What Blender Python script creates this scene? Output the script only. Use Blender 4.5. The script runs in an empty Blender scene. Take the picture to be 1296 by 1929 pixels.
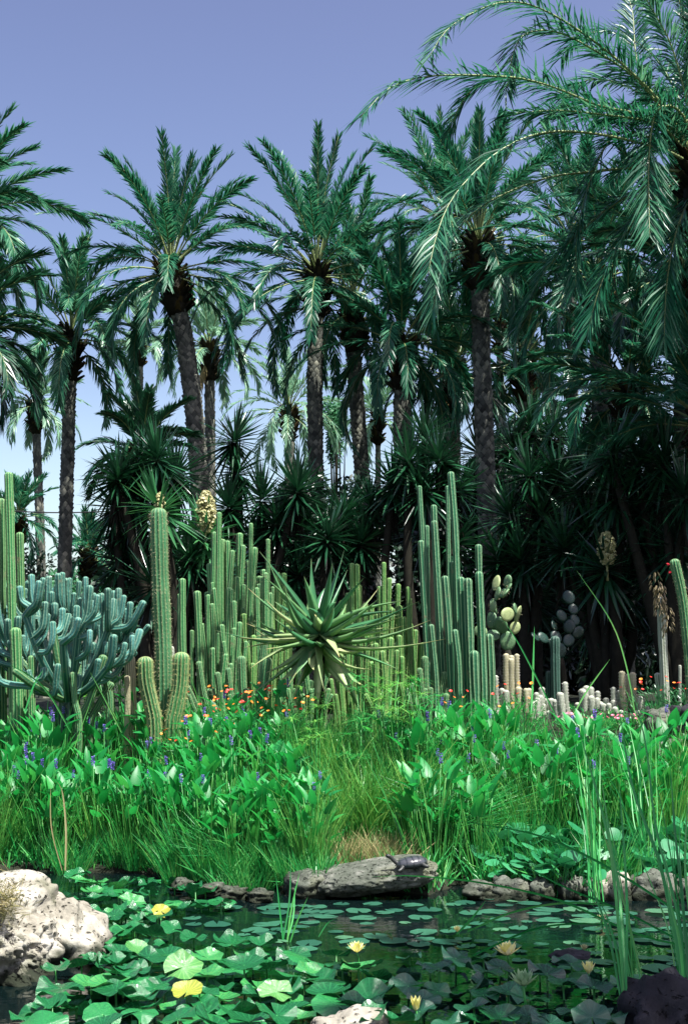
import bpy, math, random
import numpy as np
from mathutils import Vector
# ------------------------------------------------------------ camera, sky, sun
sc = bpy.context.scene
COL = sc.collection
FPX, CX, CY = 2400.0, 648.0, 964.5            # focal length and centre, in photo pixels
CAMZ, PITCH = 1.6, math.atan((1280 - 964.5) / 2400.0)
cd = bpy.data.cameras.new('camera'); cam = bpy.data.objects.new('camera', cd); COL.objects.link(cam)
cam.location = (0, 0, CAMZ); cam.rotation_euler = (math.pi / 2 + PITCH, 0, 0)
cd.sensor_fit = 'VERTICAL'; cd.sensor_height = 24; cd.lens = FPX / 1929 * 24
cd.clip_end = 2000; cd.clip_start = 0.05
sc.camera = cam
SUN_EL, SUN_AZ = math.radians(66), math.radians(136)      # azimuth from +Y towards +X
sd = Vector((math.cos(SUN_EL) * math.sin(SUN_AZ), math.cos(SUN_EL) * math.cos(SUN_AZ), math.sin(SUN_EL)))
w = bpy.data.worlds.new('World'); sc.world = w; w.use_nodes = True
nt = w.node_tree; bg = nt.nodes['Background']
sky = nt.nodes.new('ShaderNodeTexSky'); sky.sky_type = 'NISHITA'; sky.sun_disc = False
sky.sun_elevation = SUN_EL; sky.sun_rotation = SUN_AZ; sky.air_density = 1.0; sky.dust_density = 3.5; sky.ozone_density = 1.5
tint = nt.nodes.new('ShaderNodeMix'); tint.data_type = 'RGBA'; tint.blend_type = 'MULTIPLY'; tint.inputs[0].default_value = 1
nt.links.new(sky.outputs[0], tint.inputs[6])
# lavender haze towards the horizon, deeper violet blue higher up
gtc = nt.nodes.new('ShaderNodeTexCoord'); gsp = nt.nodes.new('ShaderNodeSeparateXYZ'); grp = nt.nodes.new('ShaderNodeValToRGB')
nt.links.new(gtc.outputs['Generated'], gsp.inputs[0]); nt.links.new(gsp.outputs[2], grp.inputs[0]); nt.links.new(grp.outputs[0], tint.inputs[7])
ge = grp.color_ramp.elements; ge[0].position = 0.1; ge[0].color = (2.0, 1.95, 1.75, 1); ge[1].position = .5; ge[1].color = (1.0, .89, 1.04, 1)
gm = ge.new(.26); gm.color = (1.22, 1.17, 1.29, 1)
nt.links.new(tint.outputs[2], bg.inputs[0]); bg.inputs[1].default_value = 0.075
ld = bpy.data.lights.new('sun', 'SUN'); ld.energy = 5.0; ld.angle = math.radians(0.5); ld.color = (1.0, 0.98, 0.92)
lo = bpy.data.objects.new('sun', ld); COL.objects.link(lo); lo.rotation_euler = (-sd).to_track_quat('-Z', 'Y').to_euler()
sc.view_settings.view_transform = 'Standard'; sc.view_settings.look = 'None'
sc.view_settings.exposure = 1.25; sc.view_settings.gamma = 1.0
sc.cycles.max_bounces = 5; sc.cycles.diffuse_bounces = 2; sc.cycles.glossy_bounces = 2; sc.cycles.transmission_bounces = 3
sc.cycles.transparent_max_bounces = 4; sc.cycles.use_adaptive_sampling = True
rnd = np.random.default_rng(7); random.seed(7)
PI = math.pi

def at(px, py, D):
    """world point at depth Y=D seen at photo pixel (px,py)"""
    u, v = (px - CX) / FPX, (CY - py) / FPX
    c, s = math.cos(PITCH), math.sin(PITCH)
    dx, dy, dz = u, c - v * s, s + v * c
    t = D / dy
    return np.array([dx * t, D, CAMZ + dz * t])
def on_z(px, py, z=0.0):
    u, v = (px - CX) / FPX, (CY - py) / FPX
    c, s = math.cos(PITCH), math.sin(PITCH)
    dx, dy, dz = u, c - v * s, s + v * c
    t = (z - CAMZ) / dz
    return np.array([dx * t, dy * t, z])
def sm(a, b, x):
    t = np.clip((x - a) / (b - a), 0, 1); return t * t * (3 - 2 * t)
def shore(x):
    x = np.asarray(x, float)
    return 9.75 + 1.1 * sm(-0.5, -1.6, x) + 0.12 * np.sin(2.3 * x + 1) + 0.06 * np.sin(6.1 * x) + .6 * np.exp(-((x - .9) / .15) ** 2) + .45 * np.exp(-((x + .6) / .2) ** 2)  # last two terms add inlets, their dark water standing in for shaded hollows
def ground_z(x, y):
    x = np.asarray(x, float); y = np.asarray(y, float)
    d = y - shore(x)
    z = -0.55 + 0.62 * sm(-0.35, 0.12, d) + 0.55 * sm(0.2, 2.4, d) + 0.38 * sm(2.2, 5.0, d)
    z = z + .24 * sm(.9, 2.0, x) * sm(3.4, 5, d) + 0.05 * np.sin(x * 1.3 + y * .7) * sm(0, 3, d) + 0.03 * np.sin(x * 3.1 - y * 2.3) * sm(0, 1, d)
    return z
def gz(x, y): return float(ground_z(x, y))

# ------------------------------------------------------------ tags
def tag(o, label=None, cat=None, group=None, kind=None):
    if label: o['label'] = label
    if cat: o['category'] = cat
    if group: o['group'] = group
    if kind: o['kind'] = kind
    return o
def thing(name, label, cat, loc=(0, 0, 0), group=None, rz=0.0):
    o = bpy.data.objects.new(name, None); COL.objects.link(o); o.empty_display_size = .1
    o.location = tuple(float(v) for v in loc); o.rotation_euler = (0, 0, rz)
    return tag(o, label, cat, group)
def copy_tree(o, parent=None):
    c = o.copy(); COL.objects.link(c); c.parent = parent
    for ch in list(o.children): copy_tree(ch, c)
    return c

# ------------------------------------------------------------ mesh builder
class MB:
    def __init__(s): s.v = []; s.q = []; s.t = []; s.a = []; s.r = []; s.n = 0
    def add(s, V, Q=None, T=None, var=0.5, rib=0.0):
        V = np.asarray(V, float).reshape(-1, 3); n = len(V)
        if Q is not None and len(Q): s.q.append(np.asarray(Q, int).reshape(-1, 4) + s.n)
        if T is not None and len(T): s.t.append(np.asarray(T, int).reshape(-1, 3) + s.n)
        s.v.append(V); s.a.append(np.broadcast_to(var, (n,)).astype(float)); s.r.append(np.broadcast_to(rib, (n,)).astype(float))
        s.n += n
    def build(s, name, mat, parent=None, smooth=False, origin=None):
        V = np.concatenate(s.v)
        if origin is not None: V = V - np.asarray(origin, float)
        q = np.concatenate(s.q) if s.q else np.zeros((0, 4), int)
        t = np.concatenate(s.t) if s.t else np.zeros((0, 3), int)
        me = bpy.data.meshes.new(name); me.vertices.add(len(V)); me.vertices.foreach_set('co', V.ravel().astype(np.float32))
        idx = np.concatenate([q.ravel(), t.ravel()]); me.loops.add(len(idx)); me.loops.foreach_set('vertex_index', idx.astype(np.int32))
        nf = len(q) + len(t); me.polygons.add(nf)
        st = np.concatenate([np.arange(len(q)) * 4, len(q) * 4 + np.arange(len(t)) * 3])
        me.polygons.foreach_set('loop_start', st.astype(np.int32))
        me.update(calc_edges=True)
        if smooth: me.polygons.foreach_set('use_smooth', np.ones(nf, bool))
        for nm, arr in (('var', s.a), ('rib', s.r)):
            at_ = me.attributes.new(nm, 'FLOAT', 'POINT'); at_.data.foreach_set('value', np.concatenate(arr).astype(np.float32))
        me.materials.append(mat)
        o = bpy.data.objects.new(name, me); COL.objects.link(o)
        if parent is not None: o.parent = parent
        elif origin is not None: o.location = tuple(float(v) for v in origin)
        return o

def nrm(a):
    a = np.asarray(a, float); l = np.linalg.norm(a, axis=-1, keepdims=True); return a / np.maximum(l, 1e-9)
Z = np.array([0, 0, 1.0])

def blades(mb, base, d, L, W, curv=None, nseg=3, ref=None, prof=None, fold=0.0, solid=False, var=None, gamma=2.0):
    """N blades at once: base(N,3), direction d(N,3), curv(N,3) added * L*s^gamma"""
    base = np.atleast_2d(base).astype(float); N = len(base); d = nrm(np.broadcast_to(d, (N, 3)))
    L = np.broadcast_to(L, (N,)).astype(float); W = np.broadcast_to(W, (N,)).astype(float)
    curv = np.zeros((N, 3)) if curv is None else np.broadcast_to(curv, (N, 3))
    if ref is None: ref = rnd.normal(size=(N, 3))
    s = np.linspace(0, 1, nseg + 1)
    prof = np.sin(np.pi * np.clip(s * .85 + .12, 0, 1)) ** .8 if prof is None else np.asarray(prof, float)
    C = base[:, None] + L[:, None, None] * (d[:, None] * s[None, :, None] + curv[:, None] * (s ** gamma)[None, :, None])
    T = nrm(d[:, None] + curv[:, None] * (gamma * s ** (gamma - 1))[None, :, None])
    S = nrm(np.cross(T, np.broadcast_to(ref, (N, 3))[:, None])); NN = np.cross(S, T)
    hw = (W[:, None] * prof[None] * .5)[..., None]
    k = nseg + 1
    if solid: rings = [C - S * hw + NN * hw * .35, C - NN * hw * .05, C + S * hw + NN * hw * .35, C - NN * hw * fold]; m = 4
    elif fold: rings = [C - S * hw, C - NN * hw * fold, C + S * hw]; m = 3
    else: rings = [C - S * hw, C + S * hw]; m = 2
    V = np.stack(rings, 2)                                 # N,k,m,3
    per = k * m; bi = (np.arange(N) * per)[:, None]
    q = []
    mm = m if solid else m - 1
    for i in range(nseg):
        for j in range(mm):
            a = i * m + j; b = i * m + (j + 1) % m
            q.append(np.stack([a, b, b + m, a + m]))
    Q = (bi[:, None, :] * 0 + bi[:, None] + np.array(q)[None])
    if var is None: var = rnd.random(N)
    mb.add(V, Q.reshape(-1, 4), var=np.repeat(np.broadcast_to(var, (N,)), per), rib=np.tile(np.repeat(s, m), N))

def tube(mb, P, R, n=6, var=0.5, cap=True, rib=0.0):
    P = np.asarray(P, float); k = len(P); R = np.broadcast_to(R, (k,))
    T = nrm(np.gradient(P, axis=0)); ref = np.array([1.0, 0.02, 0.01]) if abs(T[0][0]) < .8 else np.array([0, 1.0, 0])
    X = nrm(np.cross(T, ref)); Y = np.cross(T, X)
    th = np.arange(n) / n * 2 * PI
    V = P[:, None] + R[:, None, None] * (X[:, None] * np.cos(th)[None, :, None] + Y[:, None] * np.sin(th)[None, :, None])
    V = V.reshape(-1, 3); Q = []
    i, j = np.meshgrid(np.arange(k - 1), np.arange(n), indexing='ij')
    Q = np.stack([i * n + j, i * n + (j + 1) % n, (i + 1) * n + (j + 1) % n, (i + 1) * n + j], -1).reshape(-1, 4)
    Tt = None
    if cap:
        V = np.concatenate([V, P[-1:], P[:1]]); a = np.arange(n)
        Tt = np.concatenate([np.stack([(k - 1) * n + a, (k - 1) * n + (a + 1) % n, np.full(n, k * n)], -1),
                             np.stack([(a + 1) % n, a, np.full(n, k * n + 1)], -1)])
    mb.add(V, Q, Tt, var=var, rib=rib)

def spline(P, n):
    """Catmull-Rom through points, n samples evenly in parameter"""
    P = np.asarray(P, float); m = len(P); E = np.vstack([2 * P[0] - P[1], P, 2 * P[-1] - P[-2]])
    dl = np.r_[0, np.cumsum(np.linalg.norm(np.diff(P, axis=0), axis=1))]; u = np.linspace(0, dl[-1], n)
    out = []
    for x in u:
        i = min(max(int(np.searchsorted(dl, x, 'right') - 1), 0), m - 2); t = (x - dl[i]) / max(dl[i + 1] - dl[i], 1e-9)
        a, b, c, e = E[i], E[i + 1], E[i + 2], E[i + 3]
        out.append(.5 * ((2 * b) + (-a + c) * t + (2 * a - 5 * b + 4 * c - e) * t * t + (-a + 3 * b - 3 * c + e) * t ** 3))
    return np.array(out)

# ------------------------------------------------------------ materials
MATS = {}
def nn(t, ty, **k):
    n = t.nodes.new(ty)
    for a, b in k.items(): setattr(n, a, b)
    return n
def ramp(t, fac, stops):
    r = nn(t, 'ShaderNodeValToRGB'); e = r.color_ramp.elements
    while len(e) < len(stops): e.new(0.5)
    for i, (p, c) in enumerate(stops): e[i].position = p; e[i].color = (*c, 1)
    t.links.new(fac, r.inputs[0]); return r.outputs[0]
def leafmat(name, cols, rough=.42, trans=.25, spec=.5, noise=12.0, tcol=None, coat=0.0, bump=.0, tip=None, tipat=.8):
    if name in MATS: return MATS[name]
    m = bpy.data.materials.new(name); m.use_nodes = True; t = m.node_tree; b = t.nodes['Principled BSDF']; out = t.nodes['Material Output']
    at_ = nn(t, 'ShaderNodeAttribute', attribute_name='var')
    no = nn(t, 'ShaderNodeTexNoise'); no.inputs['Scale'].default_value = noise; no.inputs['Detail'].default_value = 3
    tc = nn(t, 'ShaderNodeTexCoord'); t.links.new(tc.outputs['Object'], no.inputs['Vector'])
    ma = nn(t, 'ShaderNodeMath', operation='MULTIPLY_ADD'); t.links.new(no.outputs[0], ma.inputs[0]); ma.inputs[1].default_value = .6; 
    mb_ = nn(t, 'ShaderNodeMath', operation='MULTIPLY_ADD'); t.links.new(at_.outputs['Fac'], mb_.inputs[0]); mb_.inputs[1].default_value = .8; mb_.inputs[2].default_value = -.2
    t.links.new(mb_.outputs[0], ma.inputs[2])
    n = len(cols); c = ramp(t, ma.outputs[0], [(i / (n - 1) if n > 1 else 0, cc) for i, cc in enumerate(cols)])
    if tip is not None:
        rb = nn(t, 'ShaderNodeAttribute', attribute_name='rib')
        mr = nn(t, 'ShaderNodeMapRange'); mr.inputs[1].default_value = tipat; mr.inputs[2].default_value = 1.0; t.links.new(rb.outputs['Fac'], mr.inputs[0])
        mx = nn(t, 'ShaderNodeMix', data_type='RGBA'); t.links.new(mr.outputs[0], mx.inputs[0]); t.links.new(c, mx.inputs[6]); mx.inputs[7].default_value = (*tip, 1); c = mx.outputs[2]
    t.links.new(c, b.inputs['Base Color']); b.inputs['Roughness'].default_value = rough; b.inputs['Specular IOR Level'].default_value = spec
    if coat: b.inputs['Coat Weight'].default_value = coat; b.inputs['Coat Roughness'].default_value = .15
    if bump:
        n2 = nn(t, 'ShaderNodeTexNoise'); n2.inputs['Scale'].default_value = 60; t.links.new(tc.outputs['Object'], n2.inputs['Vector'])
        bp = nn(t, 'ShaderNodeBump'); bp.inputs['Strength'].default_value = bump; bp.inputs['Distance'].default_value = .01
        t.links.new(n2.outputs[0], bp.inputs['Height']); t.links.new(bp.outputs[0], b.inputs['Normal'])
    if trans > 0:
        tr = nn(t, 'ShaderNodeBsdfTranslucent'); mix = nn(t, 'ShaderNodeMixShader'); mix.inputs[0].default_value = trans
        hs = nn(t, 'ShaderNodeHueSaturation'); hs.inputs['Hue'].default_value = .49; hs.inputs['Value'].default_value = 1.5; t.links.new(c, hs.inputs['Color']); t.links.new(hs.outputs[0], tr.inputs[0])
        t.links.new(b.outputs[0], mix.inputs[1]); t.links.new(tr.outputs[0], mix.inputs[2]); t.links.new(mix.outputs[0], out.inputs[0])
    MATS[name] = m; return m
def cactmat(name, base, ridge, rough=.55, low=None, r0=.45, r1=1.0):
    """cactus skin: paler spiny ridge where 'rib' is high"""
    if name in MATS: return MATS[name]
    m = bpy.data.materials.new(name); m.use_nodes = True; t = m.node_tree; b = t.nodes['Principled BSDF']
    rb = nn(t, 'ShaderNodeAttribute', attribute_name='rib'); va = nn(t, 'ShaderNodeAttribute', attribute_name='var')
    tc = nn(t, 'ShaderNodeTexCoord'); no = nn(t, 'ShaderNodeTexNoise'); no.inputs['Scale'].default_value = 6; no.inputs['Detail'].default_value = 5
    t.links.new(tc.outputs['Object'], no.inputs['Vector'])
    ad = nn(t, 'ShaderNodeMath', operation='MULTIPLY_ADD'); t.links.new(va.outputs['Fac'], ad.inputs[0]); ad.inputs[1].default_value = .55
    sb = nn(t, 'ShaderNodeMath', operation='MULTIPLY_ADD'); t.links.new(no.outputs[0], sb.inputs[0]); sb.inputs[1].default_value = 1.2; sb.inputs[2].default_value = -.35
    t.links.new(sb.outputs[0], ad.inputs[2])
    dark = tuple(v * .6 for v in base)
    c = ramp(t, ad.outputs[0], [(0.15, dark), (.6, base), (1.0, low or tuple(min(1, v * 1.35) for v in base))])
    mr = nn(t, 'ShaderNodeMapRange'); mr.inputs[1].default_value = r0; mr.inputs[2].default_value = r1; t.links.new(rb.outputs['Fac'], mr.inputs[0])
    mx = nn(t, 'ShaderNodeMix', data_type='RGBA'); t.links.new(mr.outputs[0], mx.inputs[0]); t.links.new(c, mx.inputs[6]); mx.inputs[7].default_value = (*ridge, 1)
    n3 = nn(t, 'ShaderNodeTexNoise'); n3.inputs['Scale'].default_value = 8; n3.inputs['Detail'].default_value = 6; n3.inputs['Roughness'].default_value = .7; t.links.new(tc.outputs['Object'], n3.inputs['Vector'])
    sr = nn(t, 'ShaderNodeMapRange'); sr.inputs[1].default_value = .6; sr.inputs[2].default_value = .68; sr.inputs[4].default_value = .55; t.links.new(n3.outputs[0], sr.inputs[0])
    mx0 = mx; mx = nn(t, 'ShaderNodeMix', data_type='RGBA'); t.links.new(sr.outputs[0], mx.inputs[0]); t.links.new(mx0.outputs[2], mx.inputs[6]); mx.inputs[7].default_value = (.2, .17, .1, 1)
    n2 = nn(t, 'ShaderNodeTexNoise'); n2.inputs['Scale'].default_value = 45; t.links.new(tc.outputs['Object'], n2.inputs['Vector'])
    bp = nn(t, 'ShaderNodeBump'); bp.inputs['Strength'].default_value = .5; bp.inputs['Distance'].default_value = .01
    t.links.new(n2.outputs[0], bp.inputs['Height']); t.links.new(bp.outputs[0], b.inputs['Normal'])
    t.links.new(mx.outputs[2], b.inputs['Base Color']); b.inputs['Roughness'].default_value = rough; b.inputs['Specular IOR Level'].default_value = .35
    MATS[name] = m; return m
def stonemat(name, cols, scale=6.0, bump=1.0, pits=True, wet=False):
    if name in MATS: return MATS[name]
    m = bpy.data.materials.new(name); m.use_nodes = True; t = m.node_tree; b = t.nodes['Principled BSDF']
    tc = nn(t, 'ShaderNodeTexCoord'); no = nn(t, 'ShaderNodeTexNoise'); no.inputs['Scale'].default_value = scale; no.inputs['Detail'].default_value = 9; no.inputs['Roughness'].default_value = .7
    t.links.new(tc.outputs['Object'], no.inputs['Vector'])
    n = len(cols); c = ramp(t, no.outputs[0], [(.3 + .4 * i / (n - 1), cc) for i, cc in enumerate(cols)])
    vo = nn(t, 'ShaderNodeTexVoronoi'); vo.inputs['Scale'].default_value = scale * 5; 
    wn = nn(t, 'ShaderNodeTexNoise'); wn.inputs['Scale'].default_value = scale * 3; wn.inputs['Detail'].default_value = 4; t.links.new(tc.outputs['Object'], wn.inputs['Vector'])
    va = nn(t, 'ShaderNodeMix', data_type='RGBA'); va.inputs[0].default_value = .12; t.links.new(tc.outputs['Object'], va.inputs[6]); t.links.new(wn.outputs['Color'], va.inputs[7]); t.links.new(va.outputs[2], vo.inputs['Vector'])
    pr = nn(t, 'ShaderNodeMapRange'); pr.inputs[1].default_value = .08; pr.inputs[2].default_value = .32; t.links.new(vo.outputs['Distance'], pr.inputs[0])
    if pits:
        mx = nn(t, 'ShaderNodeMix', data_type='RGBA'); t.links.new(pr.outputs[0], mx.inputs[0]); mx.inputs[6].default_value = (*[v * .35 for v in cols[0]], 1); t.links.new(c, mx.inputs[7]); c = mx.outputs[2]
    if wet:
        ge_ = nn(t, 'ShaderNodeNewGeometry'); sx = nn(t, 'ShaderNodeSeparateXYZ'); t.links.new(ge_.outputs['Position'], sx.inputs[0])
        wz = nn(t, 'ShaderNodeMath', operation='MULTIPLY_ADD'); t.links.new(wn.outputs[0], wz.inputs[0]); wz.inputs[1].default_value = -.14; t.links.new(sx.outputs[2], wz.inputs[2])
        wr = nn(t, 'ShaderNodeMapRange'); wr.inputs[1].default_value = -.03; wr.inputs[2].default_value = .03; t.links.new(wz.outputs[0], wr.inputs[0])
        ms_ = nn(t, 'ShaderNodeTexNoise'); ms_.inputs['Scale'].default_value = 3.5; ms_.inputs['Detail'].default_value = 6; t.links.new(tc.outputs['Object'], ms_.inputs['Vector'])
        mr_ = nn(t, 'ShaderNodeMapRange'); mr_.inputs[1].default_value = .55; mr_.inputs[2].default_value = .66; mr_.inputs[4].default_value = .6; t.links.new(ms_.outputs[0], mr_.inputs[0])
        m1 = nn(t, 'ShaderNodeMix', data_type='RGBA'); t.links.new(mr_.outputs[0], m1.inputs[0]); t.links.new(c, m1.inputs[6]); m1.inputs[7].default_value = (.09, .1, .055, 1)
        m2 = nn(t, 'ShaderNodeMix', data_type='RGBA'); t.links.new(wr.outputs[0], m2.inputs[0]); m2.inputs[6].default_value = (.02, .025, .015, 1); t.links.new(m1.outputs[2], m2.inputs[7]); c = m2.outputs[2]
    t.links.new(c, b.inputs['Base Color']); b.inputs['Roughness'].default_value = .9; b.inputs['Specular IOR Level'].default_value = .2
    ad = nn(t, 'ShaderNodeMath', operation='MULTIPLY_ADD'); t.links.new(pr.outputs[0], ad.inputs[0]); ad.inputs[1].default_value = .5; t.links.new(no.outputs[0], ad.inputs[2])
    bp = nn(t, 'ShaderNodeBump'); bp.inputs['Strength'].default_value = bump; bp.inputs['Distance'].default_value = .03
    t.links.new(ad.outputs[0], bp.inputs['Height']); t.links.new(bp.outputs[0], b.inputs['Normal'])
    MATS[name] = m; return m

M_FROND = leafmat('palm_green', [(.005, .042, .026), (.016, .125, .064), (.14, .32, .18)], rough=.36, trans=.3, noise=3, spec=.35)  # pale end stop paints sunlit highlights into single leaflets
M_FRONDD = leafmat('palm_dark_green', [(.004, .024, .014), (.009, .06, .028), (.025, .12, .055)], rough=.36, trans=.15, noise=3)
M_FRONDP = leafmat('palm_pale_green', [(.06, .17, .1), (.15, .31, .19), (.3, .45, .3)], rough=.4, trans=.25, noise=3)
M_DRY = leafmat('dry_frond', [(.1, .08, .03), (.25, .19, .07), (.4, .32, .15)], rough=.7, trans=.1, noise=4)
M_SCALE = leafmat('palm_trunk', [(.018, .02, .018), (.07, .075, .065), (.24, .24, .19)], rough=.85, trans=0, noise=9, spec=.15)
M_BOOT = leafmat('leaf_bases', [(.01, .009, .006), (.028, .024, .014), (.1, .07, .025)], rough=.8, trans=0, noise=7, spec=.15)
M_YUC = leafmat('shade_dark_yucca_leaf', [(.003, .018, .01), (.008, .05, .022), (.022, .11, .042)], rough=.28, trans=.08, noise=4, coat=.2)  # yucca green lowered near black, shade of the grove put into the colour
M_YUCB = leafmat('yucca_leaf_bright', [(.012, .07, .025), (.03, .15, .05), (.07, .24, .08)], rough=.35, trans=.15, noise=4)
M_BARK = leafmat('bark', [(.008, .008, .006), (.02, .019, .014), (.045, .042, .03)], rough=.9, trans=0, noise=14, bump=.6, spec=.1)
M_CREAM = leafmat('cream_petals', [(.32, .33, .14), (.62, .58, .32)], rough=.6, trans=.2)
M_HEDGE = leafmat('shade_dark_hedge_leaf', [(.002, .008, .005), (.005, .022, .011), (.015, .055, .022)], rough=.4, trans=.1, noise=2)  # near-black leaf, the deep shade behind the yuccas put into its colour
M_TREEG = leafmat('feathery_green', [(.03, .14, .06), (.07, .26, .11)], rough=.6, trans=.25, noise=2)
# ------------------------------------------------------------ setting: ground, water
def build_ground():
    xs = np.concatenate([np.linspace(-90, -9, 28), np.linspace(-8.5, 8.5, 120), np.linspace(9, 90, 28)])
    ys = np.concatenate([np.linspace(-6, 8.5, 20), np.linspace(8.7, 18, 110), np.linspace(18.5, 160, 50)])
    X, Y = np.meshgrid(xs, ys, indexing='ij'); zz = ground_z(X, Y) + .02 * np.sin(7 * X) * np.cos(6 * Y) * (Y > 9.6)
    V = np.stack([X, Y, zz], -1); a, b = len(xs), len(ys)
    i, j = np.meshgrid(np.arange(a - 1), np.arange(b - 1), indexing='ij')
    Q = np.stack([i * b + j, (i + 1) * b + j, (i + 1) * b + j + 1, i * b + j + 1], -1)
    m = stonemat('soil', [(.006, .009, .005), (.014, .018, .01), (.03, .032, .02)], scale=5, bump=.8, pits=False)
    mb = MB(); mb.add(V, Q); o = mb.build('ground', m, smooth=True); tag(o, kind='structure')
    # water
    m = bpy.data.materials.new('pond_water'); m.use_nodes = True; t = m.node_tree; p = t.nodes['Principled BSDF']
    p.inputs['Base Color'].default_value = (.002, .006, .006, 1); p.inputs['Roughness'].default_value = .03; p.inputs['IOR'].default_value = 1.33; p.inputs['Specular IOR Level'].default_value = .4
    tc = nn(t, 'ShaderNodeTexCoord'); mp = nn(t, 'ShaderNodeMapping'); mp.inputs['Scale'].default_value = (1, 1.6, 1); t.links.new(tc.outputs['Object'], mp.inputs[0])
    no = nn(t, 'ShaderNodeTexNoise'); no.inputs['Scale'].default_value = 5; no.inputs['Detail'].default_value = 3; t.links.new(mp.outputs[0], no.inputs['Vector'])
    bp = nn(t, 'ShaderNodeBump'); bp.inputs['Strength'].default_value = .12; bp.inputs['Distance'].default_value = .03; t.links.new(no.outputs[0], bp.inputs['Height']); t.links.new(bp.outputs[0], p.inputs['Normal'])
    mb = MB(); mb.add([(-30, -6, 0), (30, -6, 0), (30, 13.5, 0), (-30, 13.5, 0)], [(0, 1, 2, 3)]); o = mb.build('water', m); tag(o, kind='structure')
build_ground()

# ------------------------------------------------------------ palms
def frond(mb, mr, P, side=None, L=.42, W=.03, nl=60, vee=.35, droop=.25, start=.14, r0=.022, hue=.5, ruf=.12, spread=58):
    """P: rachis points (k,3) ; leaflets both sides"""
    k = len(P); T = nrm(np.gradient(P, axis=0))
    if side is None:
        S = np.cross(T, Z); S = nrm(S + 1e-4)
        for i in range(1, k):
            if np.dot(S[i], S[i - 1]) < 0: S[i] *= -1
    else: S = np.broadcast_to(side, (k, 3))
    S = nrm(S - T * np.sum(S * T, 1, keepdims=True)); N_ = np.cross(S, T)
    sg = np.sign(np.mean(N_[:, 2])) or 1; N_ = N_ * sg
    rr = np.linspace(r0, .004, k); tube(mr, P, rr, n=4, var=.8)
    u = np.linspace(start, .995, nl) + rnd.normal(0, .003, nl); u = np.clip(u, 0, 1) * (k - 1); i0 = np.minimum(u.astype(int), k - 2); f = (u - i0)[:, None]
    s = u / (k - 1)
    B = P[i0] * (1 - f) + P[i0 + 1] * f; Ti = nrm(T[i0] * (1 - f) + T[i0 + 1] * f); Si = nrm(S[i0] * (1 - f) + S[i0 + 1] * f); Ni = nrm(N_[i0] * (1 - f) + N_[i0 + 1] * f)
    prof = np.where(s < .35, .45 + .55 * s / .35, 1 - .42 * ((s - .35) / .65) ** 1.8)
    for sgn in (-1, 1):
        al = np.radians(spread * (1 - .5 * s)) + rnd.normal(0, ruf, nl); be = vee + rnd.normal(0, .22, nl)
        d = Ti * np.cos(al)[:, None] + (Si * sgn * np.cos(be)[:, None] + Ni * np.sin(be)[:, None]) * np.sin(al)[:, None]
        ln = L * prof * rnd.uniform(.85, 1.12, nl)
        cv = np.zeros((nl, 3)); cv[:, 2] = -droop * rnd.uniform(.5, 1.4, nl)
        blades(mb, B, d, ln, W * rnd.uniform(.8, 1.15, nl), curv=cv, nseg=2, ref=Ni + rnd.normal(0, .35, (nl, 3)), prof=[.5, 1, .05], var=np.clip(hue + rnd.normal(0, .18, nl), 0, 1))

def arc_frond(c, az, e0, Lf, bend, k=14, p=1.4):
    s = np.linspace(0, 1, k); th = e0 - bend * s ** p
    h = np.array([math.sin(az), math.cos(az), 0]); st = Lf / (k - 1)
    pts = [np.array(c, float)]
    for t_ in (th[:-1] + th[1:]) / 2: pts.append(pts[-1] + st * (h * math.cos(t_) + Z * math.sin(t_)))
    return np.array(pts), np.array([math.cos(az), -math.sin(az), 0])

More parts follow.
